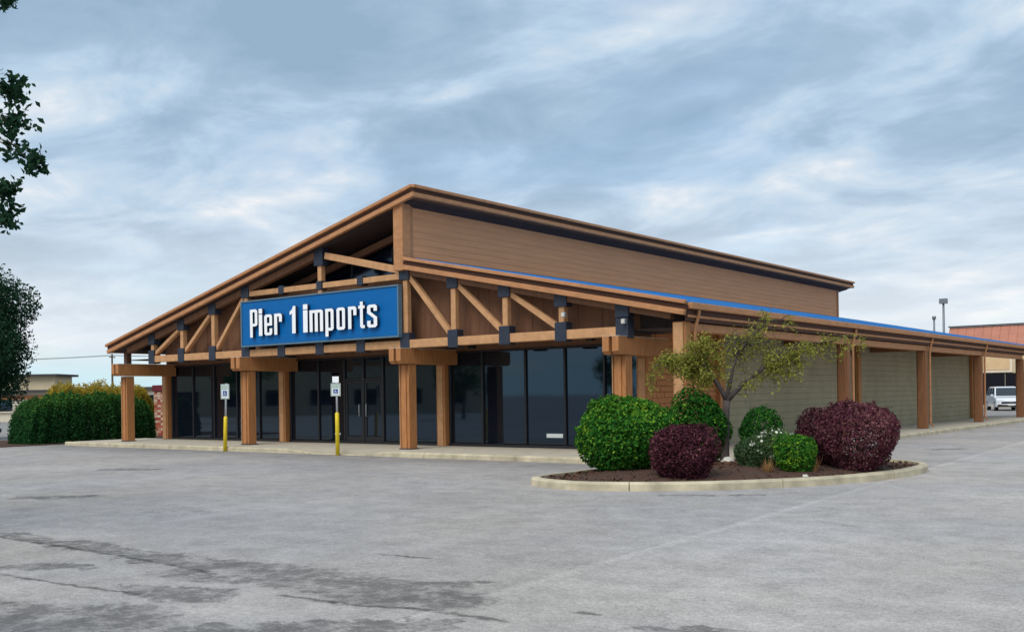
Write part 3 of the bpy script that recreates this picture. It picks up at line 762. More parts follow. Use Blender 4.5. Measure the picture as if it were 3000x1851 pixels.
def letter(ch, xa, xb):
    w, loops = GLYPH[ch]; sx = (xb - xa) / w; sz = .0847; zb = 3.585
    cu = bpy.data.curves.new('letter', 'CURVE'); cu.dimensions = '2D'; cu.fill_mode = 'BOTH'; cu.extrude = .045
    for lp in loops:
        sp = cu.splines.new('POLY'); sp.points.add(len(lp) - 1); sp.use_cyclic_u = True
        for i, (a, b_) in enumerate(lp): sp.points[i].co = ((a - w / 2) * sx, b_ * sz, 0, 1)
    tmp = bpy.data.objects.new('tmp', cu); C.objects.link(tmp)
    me = bpy.data.meshes.new_from_object(tmp.evaluated_get(bpy.context.evaluated_depsgraph_get()))
    bpy.data.objects.remove(tmp)
    me.transform(Matrix.Rotation(R(90), 4, 'X')); me.update()
    me.materials.clear(); me.materials.append(MATS['letter_white']); me.materials.append(MATS['letter_side'])
    for p in me.polygons: p.material_index = 0 if abs(p.normal.y) > .7 else 1
    return link('letter', me, ((xa + xb) / 2, sy - .075, zb), sign)
for ch, a, b_ in (('P', -26.44, -26.07), ('i', -26.0, -25.83), ('e', -25.73, -25.35), ('r', -25.25, -24.88), ('1', -24.51, -24.24), ('i', -23.89, -23.69),
                  ('m', -23.6, -23.0), ('p', -22.9, -22.54), ('o', -22.41, -22.05), ('r', -21.92, -21.57), ('t', -21.49, -21.23), ('s', -21.13, -20.73)):
    letter(ch, a, b_)

# ------------------------------------------------------------------ parking signs in yellow sleeves
def parking_sign(x, y, label, zt, zy, lean, top_plate):
    t = thing('parking_sign', (x, y, 0), label, 'sign', 'accessible parking signs at the kerb')
    tube('sleeve', [(x, y, 0), (x + lean * zy, y, zy), (x + lean * zy, y, zy + .03)], [.058, .058, .04], 'yellow_paint', t, 14)
    tube('post', [(x + lean * (zy - .1), y, zy - .1), (x + lean * zt, y, zt)], .032, 'galvanised', t, 8)
    px, py = x + lean * (zt - .3), y - .04
    ang = R(20); ca, sa = math.cos(ang), math.sin(ang)
    def plate(name, u0, u1, z0, z1, m, off, par):
        v, f = box_vf(u0, u1, off - .004, off, z0, z1)
        return mesh(name, [(px + a * ca - b_ * sa, py + a * sa + b_ * ca, c) for a, b_, c in v], f, m, par)
    zb = zt - (.53 if top_plate else .48); zu = zt - (.17 if top_plate else .02)
    p = plate('sign_plate', -.15, .15, zb, zu, 'sign_white', 0, t)
    for a in ((-.135, .135, zb + .012, zb + .022), (-.135, .135, zu - .022, zu - .012), (-.135, -.126, zb + .024, zu - .024), (.126, .135, zb + .024, zu - .024)):
        plate('border', *a, 'print_green', -.006, p)
    h = zu - zb
    plate('symbol_field', -.07, .07, zb + h * .20, zb + h * .55, 'print_blue', -.006, p)
    # wheelchair figure: head, body, seat, wheel
    zc = zb + h * .37
    for a in ((-.012, .006, zc + .036, zc + .052), (-.01, .004, zc - .005, zc + .03), (-.01, .03, zc - .012, zc - .004), (.024, .034, zc - .04, zc - .013)):
        plate('symbol_mark', *a, 'sign_white', -.011, p)
    for k in range(10):
        q = k / 10 * 2 * math.pi
        cx_, cz_ = -.006 + .03 * math.cos(q), zc - .022 + .03 * math.sin(q)
        plate('symbol_mark', cx_ - .006, cx_ + .006, cz_ - .006, cz_ + .006, 'sign_white', -.0112, p)
    for j, zz in enumerate((.80, .66)):
        for k in range(4): plate('print_line', -.10 + .052 * k, -.062 + .052 * k, zb + h * zz, zb + h * (zz + .06), 'print_green', -.006, p)
    if top_plate:
        plate('top_plate', -.10, .10, zt - .15, zt + .02, 'letter_white', 0, t)
    return t
parking_sign(-26.56, 19.42, 'leaning parking sign on yellow sleeve, left of the two signs at the kerb', 2.10, 1.05, .055, False)
parking_sign(-21.40, 19.40, 'upright parking sign with small extra top plate, right of the two signs', 2.18, 1.16, .0, True)

# ------------------------------------------------------------------ planting on the island
shrub('round_shrub', 'largest round green clipped shrub at the left end of the planting island', 'shrub', -10.16, 16.5, .13, .84, .80, 1.36, 20000, .075, 'leaf_green', 3, tint_mid=.42)
shrub('round_shrub', 'round green shrub half hidden behind the small tree trunk', 'shrub', -9.95, 19.0, .15, .62, .6, 1.26, 11000, .072, 'leaf_green', 9, tint_mid=.30)
shrub('barberry_shrub', 'smaller round maroon shrub at the front kerb between green shrub and trunk', 'shrub', -8.50, 15.55, .12, .51, .50, .90, 13000, .050, 'leaf_maroon', 15, tint_mid=.35)
bb = shrub('barberry_shrub', 'largest maroon purple shrub at the right end of the planting island', 'shrub', -6.66, 18.80, .12, .72, .70, 1.22, 20000, .052, 'leaf_maroon', 21, tint_mid=.5)
shrub('barberry_shrub', 'low ragged maroon shrub against the left side of the largest maroon shrub', 'shrub', -7.38, 18.95, .14, .42, .42, 1.05, 8000, .052, 'leaf_maroon', 28, tint_mid=.35)
shrub('small_shrub', 'small dark green shrub standing in front of the olive wall', 'shrub', -8.72, 19.25, .18, .42, .40, 1.0, 6000, .055, 'leaf_green', 33, tint_mid=.12)
shrub('small_shrub', 'low bright green shrub beside the largest maroon shrub at front kerb', 'shrub', -7.22, 17.4, .14, .34, .33, .66, 5000, .055, 'leaf_green', 39, tint_mid=.55)
shrub('small_shrub', 'low grey green shrub under the small dark green shrub', 'shrub', -8.12, 17.75, .16, .40, .36, .55, 4500, .05, 'leaf_grey', 41, tint_mid=.2)
# flowering perennial
fp = thing('flowering_plant', (-7.72, 17.75, .15), 'loose plant with small white flowers among the low green shrubs', 'plant')
q, d = shrub_points(1600, -7.72, 17.75, .15, .30, .28, .72, 60, shell=.2)
leaf_mesh('foliage', q, .05, 'leaf_grey', fp, RNG.uniform(.3, 1, 1600), normals=d)
q, d = shrub_points(110, -7.74, 17.65, .38, .34, .3, .5, 61, shell=.85)
leaf_mesh('flowers', q, .055, 'petal_white', fp, aspect=.9, normals=d, kind='stuff')
for (x, y, lab) in ((-8.38, 15.95, 'dry tan grass tuft right of the smaller maroon shrub'), (-7.55, 16.95, 'dry tan grass tuft left of the low bright green shrub'), (-6.95, 17.55, 'dry tan leaf litter tuft at the foot of the largest maroon shrub')):
    n = 90; parts = []
    for k in range(n):
        a = random.uniform(0, 6.28); l = random.uniform(.12, .34); r0 = random.uniform(0, .06); r1 = r0 + random.uniform(.03, .16)
        p0 = Vector((x + math.cos(a) * r0, y + math.sin(a) * r0, .13)); p1 = Vector((x + math.cos(a) * r1, y + math.sin(a) * r1, .13 + l))
        s = Vector((-math.sin(a), math.cos(a), 0)) * .008
        parts.append(([tuple(p0 - s), tuple(p0 + s), tuple(p1)], [(0, 1, 2)]))
    v, f = join_vf(parts); mesh('grass_tuft', v, f, 'tan_grass', None, label=lab, cat='grass tuft')
# stone at the trunk foot
def rock(x, y, z, r, label):
    bm = bmesh.new(); bmesh.ops.create_icosphere(bm, subdivisions=2, radius=r)
    for v in bm.verts:
        v.co *= random.uniform(.82, 1.12); v.co.z *= .7
    me = bpy.data.meshes.new('rock'); bm.to_mesh(me); bm.free(); me.materials.append(MATS['flashing'])
    link('rock', me, (x, y, z + r * .4), None, label, 'rock')
rock(-9.20, 18.75, .15, .14, 'pale stone on the bark mulch at the foot of the small tree')
rock(-6.85, 16.9, .09, .07, 'small pale stone beside the kerb below the largest maroon shrub')

def branch_path(p, q, sag, n=6, wob=.06):
    p, q = Vector(p), Vector(q); out = []
    L_ = (q - p).length
    for i in range(n + 1):
        t = i / n; r = p.lerp(q, t); r.z += sag * math.sin(math.pi * t) * L_
        if 0 < i < n: r += Vector((random.uniform(-1, 1), random.uniform(-1, 1), random.uniform(-1, 1))) * wob * L_ * .3
        out.append(r)
    return out
# small weeping tree on the island
def island_tree():
    b0 = Vector((-9.42, 19.05, .14))
    t = thing('weeping_tree', tuple(b0), 'small leaning tree with sparse yellow green leaves on the planting island', 'tree')
    trunk = branch_path(b0, (-9.40, 19.15, 1.42), 0, 6, .05)
    tube('trunk', trunk, [.105, .09, .083, .08, .078, .075, .075], 'bark', t, 10)
    fork = trunk[-1]
    parts = []; tips = []
    mains = [((-9.78, 18.9, 2.15), .055), ((-8.95, 19.55, 1.98), .065), ((-9.25, 19.3, 2.3), .05)]
    subs = {0: [(-10.65, 18.35, 2.12), (-10.35, 18.6, 2.38), (-9.95, 18.95, 2.3), (-10.2, 18.8, 1.98), (-9.8, 19.0, 2.68)],
            1: [(-8.5, 20.1, 2.32), (-8.2, 20.3, 2.2), (-7.75, 20.7, 2.6), (-7.55, 20.9, 2.72)],
            2: [(-9.35, 19.5, 2.88), (-8.9, 19.9, 3.0), (-8.6, 20.1, 3.08), (-9.1, 19.7, 2.6)]}
    for i, (m_, r) in enumerate(mains):
        p = branch_path(fork, m_, .06, 5, .12); parts.append(tube_vf(p, [r * (1 - .1 * k) for k in range(6)], 7))
        for sb in subs[i]:
            s = branch_path(p[-1 if random.random() < .6 else -2], sb, .12, 5, .16); parts.append(tube_vf(s, [.026, .022, .018, .014, .011, .008], 5))
            for k in range(9 if i != 2 else 14):
                a = s[random.randint(1, 5)]
                e = a + Vector((random.uniform(-.38, .38), random.uniform(-.34, .34), random.uniform(-.34, .16)))
                w = branch_path(a, e, .1, 4, .2); parts.append(tube_vf(w, [.009, .007, .006, .005, .003], 4)); tips.append((w, i))
                for j in range(2):
                    e2 = w[random.randint(2, 4)] + Vector((random.uniform(-.3, .3), random.uniform(-.3, .3), random.uniform(-.35, .1)))
                    w2 = branch_path(w[3], e2, .05, 3, .2); parts.append(tube_vf(w2, [.005, .004, .004, .003], 3)); tips.append((w2, i))
    v, f = join_vf(parts); mesh('branches', v, f, 'bark', t, smooth=True)
    cen = []; tint = []  # leaves sit in tufts along the twig ends
    for w, i in tips:
        for p in w[1:]:
            n = random.choice((0, 3, 9, 18)) if i != 0 else random.choice((3, 8, 16, 24))
            if i == 2: n = random.choice((0, 0, 2, 6))
            for _ in range(n):
                cen.append((p.x + random.gauss(0, .055), p.y + random.gauss(0, .055), p.z + random.gauss(0, .055)))
                tint.append(random.betavariate(2, 2))
    leaf_mesh('crown', cen, .068, 'leaf_olive', t, np.array(tint), aspect=.45)
island_tree()

# ------------------------------------------------------------------ left side: hedge, golden shrubs, tree, pier
def hedge(name, label, x0, x1, y0, y1, h, n, m, size, seed, cat='hedge'):
    t = thing(name, ((x0 + x1) / 2, (y0 + y1) / 2, 0), label, cat)
    r = np.random.default_rng(seed)
    u, v_, w = RNG.uniform(-1, 1, n), RNG.uniform(-1, 1, n), RNG.uniform(0, 1, n)
    # push to the outer shell
    k = RNG.integers(0, 3, n); sgn = np.sign(RNG.uniform(-1, 1, n)); depth = 1 - RNG.uniform(0, 1, n) ** 2 * .35
    u = np.where(k == 0, sgn * depth, u); v_ = np.where(k == 1, sgn * depth, v_); w = np.where(k == 2, depth, w)
    # rounded shoulders and bumps
    sh = 1 - .35 * np.clip(w - .55, 0, 1) ** 1.5 * (np.abs(u) ** 2) - .02
    endr = 1 - .22 * np.abs(v_) ** 6
    bump = 1 + .045 * np.sin(v_ * 41 + u * 13 + seed) + .05 * np.sin(v_ * 9 + seed) + .035 * np.sin(v_ * 23 + 1.7 * seed) + .03 * np.sin(u * 7 + v_ * 5)
    q = np.stack([(x0 + x1) / 2 + u * (x1 - x0) / 2 * sh * endr * bump, (y0 + y1) / 2 + v_ * (y1 - y0) / 2 * (1 - .12 * w ** 3),
                  w * h * bump * (1 - .16 * np.abs(v_) ** 5) * (1 - .12 * u * u)], 1)
    q += RNG.normal(0, .035, q.shape); q[:, 2] = np.clip(q[:, 2], .03, None)
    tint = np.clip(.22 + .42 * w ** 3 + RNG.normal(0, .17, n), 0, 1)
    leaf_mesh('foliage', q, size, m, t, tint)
    parts = []
    for i in range(14):
        y = y0 + (y1 - y0) * (i + .5) / 14; xm = (x0 + x1) / 2 + random.uniform(-.2, .2)
        parts.append(tube_vf([(xm, y, 0), (xm + random.uniform(-.1, .1), y, h * .4), (xm + random.uniform(-.3, .3), y + random.uniform(-.2, .2), h * .75)], [.03, .022, .01], 5))
    vv, ff = join_vf(parts); mesh('stems', vv, ff, 'twig_dark', t)
    return t
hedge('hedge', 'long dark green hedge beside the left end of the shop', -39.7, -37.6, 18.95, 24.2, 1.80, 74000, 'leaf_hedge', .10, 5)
hedge('golden_hedge', 'golden yellow hedge rising just behind the long green hedge', -43.0, -41.5, 21.6, 26.9, 2.30, 32000, 'leaf_gold', .085, 8)
box('planting_strip', -43.4, -37.2, 14.5, 27.5, -.05, .03, 'mulch', None, kind='structure')

def crown_points(n, c, r, seed, clumps=26, spread=.85, csize=.42):
    rr = np.random.default_rng(seed); out = []
    cen = rr.normal(size=(clumps, 3)); cen /= np.linalg.norm(cen, axis=1, keepdims=True); cen *= (rr.uniform(.25, 1, clumps) ** .5)[:, None] * spread
    k = rr.integers(0, clumps, n); g = rr.normal(size=(n, 3)); g /= np.linalg.norm(g, axis=1, keepdims=True)
    rad = rr.uniform(.2, 1, n)[:, None] ** .5 * (csize * rr.uniform(.6, 1.2, clumps))[k][:, None]
    p = cen[k] + g * rad
    return np.array(c) + p * np.array(r), cen * np.array(r) + np.array(c)
def tree(label, base, trunk_h, c, r, n, size, m, seed, name='tree', tr=.14, group=None, clumps=26, csize=.42, bark='bark'):
    t = thing(name, base, label, 'tree', group)
    b0 = Vector(base); top = Vector((c[0], c[1], trunk_h))
    pts, cen = crown_points(n, c, r, seed, clumps, csize=csize)
    tube('trunk', branch_path(b0, top, 0, 5, .04), [tr * 1.25, tr, tr * .9, tr * .82, tr * .75, tr * .65], bark, t, 10)
    parts = []
    for q in cen:
        s = Vector((c[0], c[1], trunk_h * random.uniform(.75, 1.0)))
        parts.append(tube_vf(branch_path(s, q, .05, 4, .1), [tr * .4, tr * .3, tr * .22, tr * .14, tr * .06], 5))
    v, f = join_vf(parts); mesh('branches', v, f, bark, t, smooth=True)
    leaf_mesh('crown', pts, size, m, t, np.clip(RNG.normal(.45, .25, n), 0, 1))
    return t
tree('dark green tree at the left edge standing behind the hedge', (-46.6, 20.6, 0), 3.0, (-46.2, 20.9, 4.4), (3.0, 3.0, 2.95), 34000, .15, 'leaf_dark', 4, tr=.13)
# nearer tree whose twig ends hang into the picture from the left
def near_tree():
    base = (-14.6, 3.4, 0)
    t = thing('overhanging_tree', base, 'near tree with leafy twigs hanging in at the top left edge', 'tree')
    tube('trunk', branch_path(base, (-14.4, 3.6, 4.2), 0, 6, .03), [.2, .17, .16, .15, .14, .13, .12], 'bark_pale', t, 10)
    ends = [((-11.02, 5.36, 5.98), .10), ((-10.98, 5.37, 4.98), .26), ((-10.99, 5.38, 4.62), .24), ((-10.80, 5.52, 4.20), .26), ((-11.04, 5.34, 3.92), .20), ((-11.03, 5.34, 3.58), .22)]
    # rest of the crown, out of the picture
    for k in range(30):
        ends.append(((-14.5 + random.uniform(-2.6, 2.2), 3.4 + random.uniform(-2.6, 1.9), random.uniform(3.6, 7.4)), .5))
    parts = []; cen = []
    for i, (e, spread) in enumerate(ends):
        e = Vector(e); s = Vector((-14.4, 3.6, random.uniform(3.0, 4.2)))
        w = branch_path(s, e, .08 if e.z > 4.4 else .16, 7, .06); parts.append(tube_vf(w, [.05, .035, .025, .018, .013, .009, .006, .004], 5))
        m_ = 2 if i < 6 else 4
        for j in range(10):
            a = w[-1 - random.randint(0, 2)]
            g = a + Vector((random.gauss(0, spread * .55), random.gauss(0, spread * .5), random.gauss(0, spread * .4)))
            if i < 6:
                g = e + Vector((random.gauss(-.03, spread * .3), random.gauss(0, spread * .3), random.gauss(0, spread * .33)))
            ww = branch_path(a, g, .04, 3, .1); parts.append(tube_vf(ww, [.004, .003, .003, .002], 3))
            for p in ww[1:]:
                for _ in range(9 if i < 6 else 12): cen.append((p.x + random.gauss(0, .045), p.y + random.gauss(0, .045), p.z + random.gauss(0, .045)))
    v, f = join_vf(parts); mesh('branches', v, f, 'bark_pale', t, smooth=True)
    leaf_mesh('crown', np.array(cen), .085, 'leaf_dark', t, aspect=.6)
near_tree()

pier = thing('brick_pier', (-40.9, 26.7, 0), 'red and pale brick pier with maroon cap between hedge and shop', 'pier')
px0, px1, py0, py1 = -41.3, -40.55, 26.4, 27.0
box('core', px0 + .02, px1 - .02, py0 + .02, py1 - .02, 0, 2.02, 'pier_mortar', pier)
def brick_tinted(x0, x1, y0, y1, z0, z1, tv):
    v, f = cbox_vf((x1 - x0) / 2, (y1 - y0) / 2, (z1 - z0) / 2, .006)
    o = mesh('brick', [(a + (x0 + x1) / 2, b_ + (y0 + y1) / 2, c + (z0 + z1) / 2) for a, b_, c in v], f, 'brick_red', pier)
    at = o.data.attributes.new('tint', 'FLOAT', 'POINT'); at.data.foreach_set('value', [tv] * len(o.data.vertices))
z = 0.02; k = 0
while z < 1.95:
    for j in range(3):
        w = (px1 - px0) / 3; off = 0 if k % 2 else 0
        brick_tinted(px0 + j * w + .006, px0 + (j + 1) * w - .006, py0 + random.uniform(-.006, .004), py0 + .3, z, z + .105, random.choice((.05, .2, .35, .5, .8, 1.0)))
    for j in range(2):
        y = py0 + .305 + j * .2
        brick_tinted(px1 - .3, px1 + random.uniform(-.004, .008), y, y + .19, z, z + .105, random.choice((.05, .2, .35, .5, .8, 1.0)))
    z += .117; k += 1
box('cap', px0 - .06, px1 + .06, py0 - .06, py1 + .06, 2.022, 2.30, 'maroon', pier)

# ------------------------------------------------------------------ cars
def car(label, x, y, ang, paint, length=4.7, roof=1.68):
    t = thing('parked_car', (x, y, 0), label, 'car', 'parked cars')
    ca, sa = math.cos(ang), math.sin(ang); Lh = length / 2
    def T(v): return [(x + a * ca - b_ * sa, y + a * sa + b_ * ca, c) for a, b_, c in v]
    # side outline, nose at +x
    low = [(-Lh, .42), (-Lh + .02, .95), (-Lh + .12, 1.05), (Lh - 1.25, 1.02), (Lh - .25, .88), (Lh, .68), (Lh + .02, .38), (Lh - .1, .26), (-Lh + .1, .28)]
    def loft(prof, widths):
        v = []; f = []; n = len(prof)
        for yy, s in widths:
            cx_ = np.mean([p[0] for p in prof]); cz_ = np.mean([p[1] for p in prof])
            for a, c in prof: v.append((cx_ + (a - cx_) * s, yy, cz_ + (c - cz_) * (1 - (1 - s) * .6)))
        for i in range(len(widths) - 1):
            for j in range(n):
                k = (j + 1) % n; f.append((i * n + j, (i + 1) * n + j, (i + 1) * n + k, i * n + k))
        f.append(tuple(range(n))); f.append(tuple(range(len(v) - 1, len(v) - 1 - n, -1)))
        return v, f
    v, f = loft(low, [(-.92, .93), (-.88, .97), (-.6, 1), (0, 1.008), (.6, 1), (.88, .97), (.92, .93)])
    body = mesh('body', T(v), f, paint, t, smooth=False)
    bm = bmesh.new(); bm.from_mesh(body.data); bmesh.ops.recalc_face_normals(bm, faces=bm.faces); bm.to_mesh(body.data); bm.free()
    # cabin: rails and roof in paint, glass inset
    B = [(-Lh + .08, 1.03), (Lh - 1.15, 1.0)]; Tp = [(-Lh + .35, roof), (Lh - 2.05, roof)]
    wb, wt = .86, .70
    cab = [(B[0][0], -wb, B[0][1]), (B[1][0], -wb, B[1][1]), (B[1][0], wb, B[1][1]), (B[0][0], wb, B[0][1]),
           (Tp[0][0], -wt, roof - .06), (Tp[1][0], -wt, roof - .06), (Tp[1][0], wt, roof - .06), (Tp[0][0], wt, roof - .06),
           (Tp[0][0] + .1, -wt + .12, roof), (Tp[1][0] - .15, -wt + .12, roof), (Tp[1][0] - .15, wt - .12, roof), (Tp[0][0] + .1, wt - .12, roof)]
    mesh('cabin', T(cab), [(0, 1, 5, 4), (1, 2, 6, 5), (2, 3, 7, 6), (3, 0, 4, 7), (4, 5, 9, 8), (5, 6, 10, 9), (6, 7, 11, 10), (7, 4, 8, 11), (8, 9, 10, 11)], paint, t)
    def quad(name, a, b_, c, d, m, sh=.08, off=.008):
        P = [Vector(k) for k in (a, b_, c, d)]; cen = sum(P, Vector()) / 4; nn = (P[1] - P[0]).cross(P[3] - P[0]).normalized()
        if nn.dot(cen - Vector((0, 0, .9))) < 0: nn = -nn
        v = [cen + (p - cen) * (1 - sh) + nn * off for p in P]; w = [p - nn * (off + .02) for p in v]
        return mesh(name, T([tuple(p) for p in v + w]), [(0, 1, 2, 3), (7, 6, 5, 4), (0, 4, 5, 1), (1, 5, 6, 2), (2, 6, 7, 3), (3, 7, 4, 0)], m, t)
    quad('windshield', cab[1], cab[2], cab[6], cab[5], 'car_glass', .10)
    quad('rear_window', cab[3], cab[0], cab[4], cab[7], 'car_glass', .14)
    for s in (0, 1):
        i0, i1, i2, i3 = (0, 1, 5, 4) if s == 0 else (3, 2, 6, 7)
        A, Bq, Cq, D = (Vector(cab[i]) for i in (i0, i1, i2, i3))
        for t0, t1 in ((.03, .33), (.35, .64), (.66, .97)):
            quad('side_window', A.lerp(Bq, t0), A.lerp(Bq, t1), D.lerp(Cq, t1), D.lerp(Cq, t0), 'car_glass', .09)
        sg = -1 if s == 0 else 1
        v, f = cbox_vf(.06, .09, .06, .02); mesh('mirror', T([(a + Lh - 1.35, b_ + sg * 1.0, c + 1.08) for a, b_, c in v]), f, paint, t)
        v, f = cbox_vf(.05, .2, .08, .02); mesh('headlight', T([(a + Lh - .07, b_ + sg * .66, c + .70) for a, b_, c in v]), f, 'car_lamp', t)
        v, f = cbox_vf(.03, .09, .18, .015); mesh('tail_light', T([(a - Lh + .03, b_ + sg * .80, c + .85) for a, b_, c in v]), f, 'maroon', t)
        for wx in (-Lh + .85, Lh - .95):
            def wheel(r0, y0, y1):
                n = 20; v = []
                for yy in (y0, y1):
                    for k in range(n): v.append((wx + r0 * math.cos(k / n * 6.2832), sg * yy, .33 + r0 * math.sin(k / n * 6.2832)))
                return v, [tuple(range(n)), tuple(range(2 * n - 1, n - 1, -1))] + [(k, k + n, (k + 1) % n + n, (k + 1) % n) for k in range(n)]
            v, f = wheel(.33, .70, .925); wh = mesh('wheel', T(v), f, 'tyre', t)
            v, f = wheel(.21, .92, .935); mesh('rim', T(v), f, 'galvanised', wh)
    v, f = cbox_vf(.04, .62, .08, .02); mesh('grille', T([(a + Lh - .01, b_, c + .56) for a, b_, c in v]), f, 'car_black', t)
    v, f = cbox_vf(.06, .86, .09, .03); mesh('bumper', T([(a + Lh - .03, b_, c + .36) for a, b_, c in v]), f, 'car_black', t)
    v, f = cbox_vf(.01, .15, .055, .004); mesh('number_plate', T([(a + Lh + .045, b_, c + .42) for a, b_, c in v]), f, 'plate_white', t)
    return t
car('white car seen through the passage between the last columns on the right', -17.0, 78.4, R(-68), 'car_white')
car('white car at the left edge parked beyond the hedge', -48.3, 20.2, R(35), 'car_white', 4.5, 1.48)

# ------------------------------------------------------------------ right side: linking canopy, far store, lamp pole
lc = thing('linking_canopy', (-5, 57.6, 0), 'reddish brown canopy crossing behind the right end of the colonnade', 'canopy')
prism('mansard', [(57.1, 3.78), (57.75, 4.86), (60.0, 4.86), (60.0, 3.78)], -15.2, 9, 'red_fascia', lc, axis='X')
k = 0; x = -15.15
while x < 9:
    v = [(x, 57.08, 3.80), (x + .40, 57.08, 3.80), (x + .40, 57.70, 4.84), (x, 57.70, 4.84)]; v += [(a, b_ + .03, c + .0) for a, b_, c in v]
    mesh('roof_panel', v, [(0, 1, 2, 3), (7, 6, 5, 4), (0, 4, 5, 1), (1, 5, 6, 2), (2, 6, 7, 3), (3, 7, 4, 0)], 'red_fascia', lc)
    x += .42
box('cap_strip', -15.25, 9.05, 57.6, 57.82, 4.87, 4.93, 'dark_roof', lc)
box('eave_board', -13.1, 9, 57.0, 57.12, 3.60, 3.77, 'fascia_wood', lc)
box('beam', -13.1, 9, 57.13, 57.4, 3.44, 3.72, 'fascia_dark', lc)
box('soffit', -15.1, 9, 57.41, 60.0, 3.66, 3.70, 'dark_soffit', lc)
for x in (-3.0, 5.5):
    box('column', x - .2, x + .2, 57.1, 57.45, 0, 3.44, 'column_wood', lc)
    box('column', x - .2, x + .2, 59.4, 59.7, 0, 3.66, 'column_wood', lc)
fs = thing('far_store', (-15, 92, 0), 'far shop with cream fascia panel and dark windows beyond the passage', 'building')
box('wall', -34, 6, 91.0, 99, 0, 4.9, 'cream_wall', fs)
box('roof_cap', -34.3, 6.3, 90.8, 99.2, 4.9, 5.1, 'dark_roof', fs)
for k, x in enumerate(np.arange(-32.6, 4, 2.16)):
    box('window', x, x + 2.1, 90.9, 90.99, .25, 2.8, 'shop_glass', fs)
for x in np.arange(-33, 4, 4.7):
    p = box('fascia_panel', x + .15, x + 4.5, 90.85, 90.98, 2.86, 4.4, 'far_panel_edge', fs)
    box('panel_field', x + .35, x + 4.3, 90.80, 90.845, 3.08, 4.2, 'far_panel', p)
kw = box('far_walk', -34, 6, 87.8, 91, -.05, .14, 'concrete', None, kind='structure')
lp = thing('lamp_pole', (-20.3, 75.6, 0), 'grey car park lamp pole rising above the far end of the roof', 'lamp')
tube('pole', [(-20.3, 75.6, 0), (-20.3, 75.6, 4), (-20.3, 75.6, 7.75)], [.11, .09, .07], 'pole_grey', lp, 10)
box('lamp_head', -20.55, -20.05, 75.4, 75.8, 7.6, 7.95, 'pole_grey', lp)
tube('base', [(-20.3, 75.6, 0), (-20.3, 75.6, .7)], .25, 'concrete', lp, 12)
vent = thing('roof_vent', (-18.9, 68.2, 0), 'short dark vent pipe on the far roof beside the lamp pole', 'vent')
tube('pipe', [(-18.9, 68.2, 4.0), (-18.9, 68.2, 6.05)], .06, 'pole_grey', vent, 8)
tube('cowl', [(-18.9, 68.2, 6.05), (-18.9, 68.2, 6.25)], .12, 'pole_grey', vent, 8)
tube('riser', [(-18.9, 68.2, 0), (-18.9, 68.2, 4.0)], .09, 'pole_grey', vent, 8)

# ------------------------------------------------------------------ far left buildings, poles, wires
def far_building(label, p, q, depth, h, m, seedw, band=None, name='far_building'):
    """long box between ground points p and q, turned to its own line"""
    P, Q = Vector((*p, 0)), Vector((*q, 0)); d = (Q - P); L_ = d.length; u = d.normalized(); n = Vector((-u.y, u.x, 0))
    t = thing(name, tuple((P + Q) / 2), label, 'building')
    def B(nm, a0, a1, n0, n1, z0, z1, mm, par=t):
        v, f = box_vf(a0, a1, n0, n1, z0, z1)
        return mesh(nm, [tuple(P + u * a + n * b_ + Vector((0, 0, c))) for a, b_, c in v], f, mm, par)
    B('wall', 0, L_, 0, depth, 0, h, m); B('roof', -.5, L_ + .5, -.6, depth + .4, h, h + .22, 'dark_roof')
    k = 0; a = 2.0
    while a < L_ - 3:
        w = B('window', a, a + 2.2, -.06, -.01, .9, min(2.4, h - .6), 'shop_glass'); B('sill', a - .1, a + 2.3, -.16, -.065, .78, .88, 'cream_pale', w)
        a += 4.2
    if band: B('band', 0, L_, -.12, -.065, h - .55, h - .25, band)
    return t
far_building('tall cream block with flat dark roof behind the left tree', (-105, 44.8), (-97.0, 51.1), 4, 4.15, 'cream_wall', 1)
far_building('low tan building running behind the hedge on the left', (-95.9, 51.9), (-70, 71.5), 12, 2.75, 'cream_wall', 2, 'cream_pale')
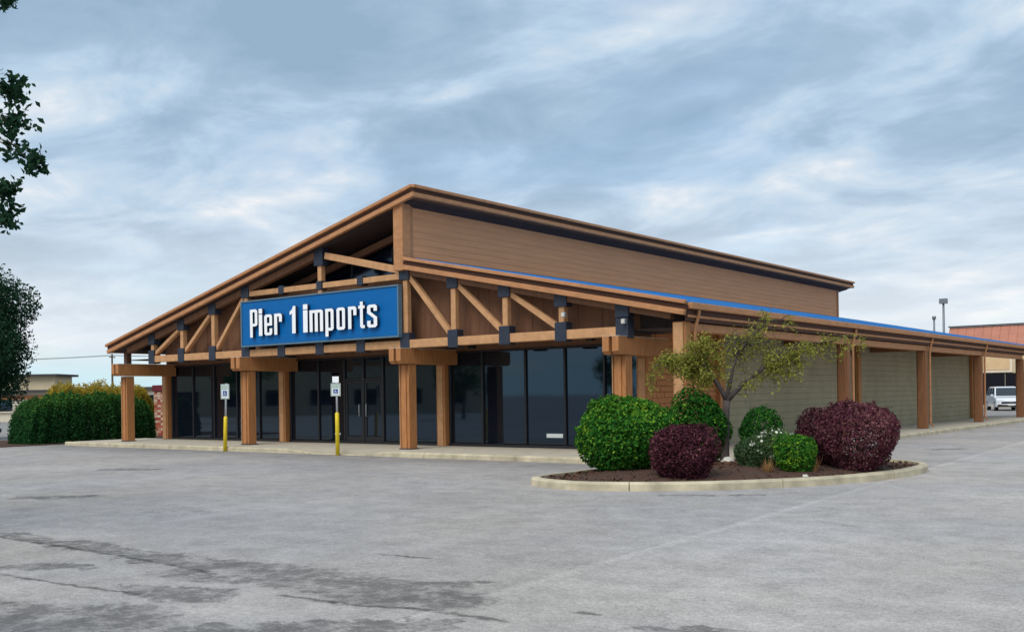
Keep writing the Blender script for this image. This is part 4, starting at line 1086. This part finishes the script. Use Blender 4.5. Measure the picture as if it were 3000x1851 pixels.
far_building('low pale cream building with orange band at the far left edge', (-92, 35.5), (-84, 44.5), 6, 2.45, 'cream_pale', 3, 'orange_band')
def utility_pole(x, y, h, label):
    t = thing('utility_pole', (x, y, 0), label, 'utility pole', 'utility poles far left')
    tube('pole', [(x, y, 0), (x, y, h * .5), (x, y, h)], [.17, .15, .12], 'pole_timber', t, 8)
    u = Vector((.62, -.78, 0))
    beam('cross_arm', Vector((x, y, h - .5)) - u * 1.1, Vector((x, y, h - .5)) + u * 1.1, .12, .12, 'pole_timber', t)
    for s in (-.95, -.4, .4, .95):
        q = Vector((x, y, h - .44)) + u * s; tube('insulator', [q, q + Vector((0, 0, .2))], [.05, .03], 'flashing', t, 6)
    return t
utility_pole(-138.8, 81.9, 8.6, 'thin utility pole against the pale sky left of the shop')
utility_pole(-163, 63, 8.8, 'thin utility pole outside the left edge carrying the wires')
u = Vector((.62, -.78, 0))
for i, s in enumerate((-.95, .4, .95)):
    a = Vector((-163, 63, 8.56)) + u * s; b_ = Vector((-138.8, 81.9, 8.36)) + u * s; c = Vector((-110, 104.4, 8.4)) + u * s
    pts = []
    for P, Q in ((a, b_), (b_, c)):
        for k in range(9):
            t = k / 9; q = P.lerp(Q, t); q.z -= .5 * math.sin(math.pi * t); pts.append(q)
    pts.append(c)
    tube('power_line', pts, .022, 'wire', None, 5, label=('nearest', 'middle', 'farthest')[i] + ' of three thin wires strung from the utility pole over the hedge', cat='wire', group='overhead wires')

# ------------------------------------------------------------------ across the car park (seen only mirrored in the shop windows)
far_building('tan shop across the car park mirrored in the shop windows', (-62, -30), (-92, -4), 12, 5.2, 'cream_wall', 4, 'orange_band', name='mirrored_building')
for i, (x, y, s) in enumerate(((-46, -8, 1.0), (-58, 1, 1.2), (-41, -20, .9), (-70, 8, 1.1))):
    tree(('first', 'second', 'third', 'fourth')[i] + ' green tree across the car park mirrored in the shop windows', (x, y, 0), 2.2 * s, (x, y, 3.4 * s), (2.0 * s, 2.0 * s, 1.9 * s), 3500, .22, 'leaf_green', 70 + i, tr=.13, group='mirrored trees')
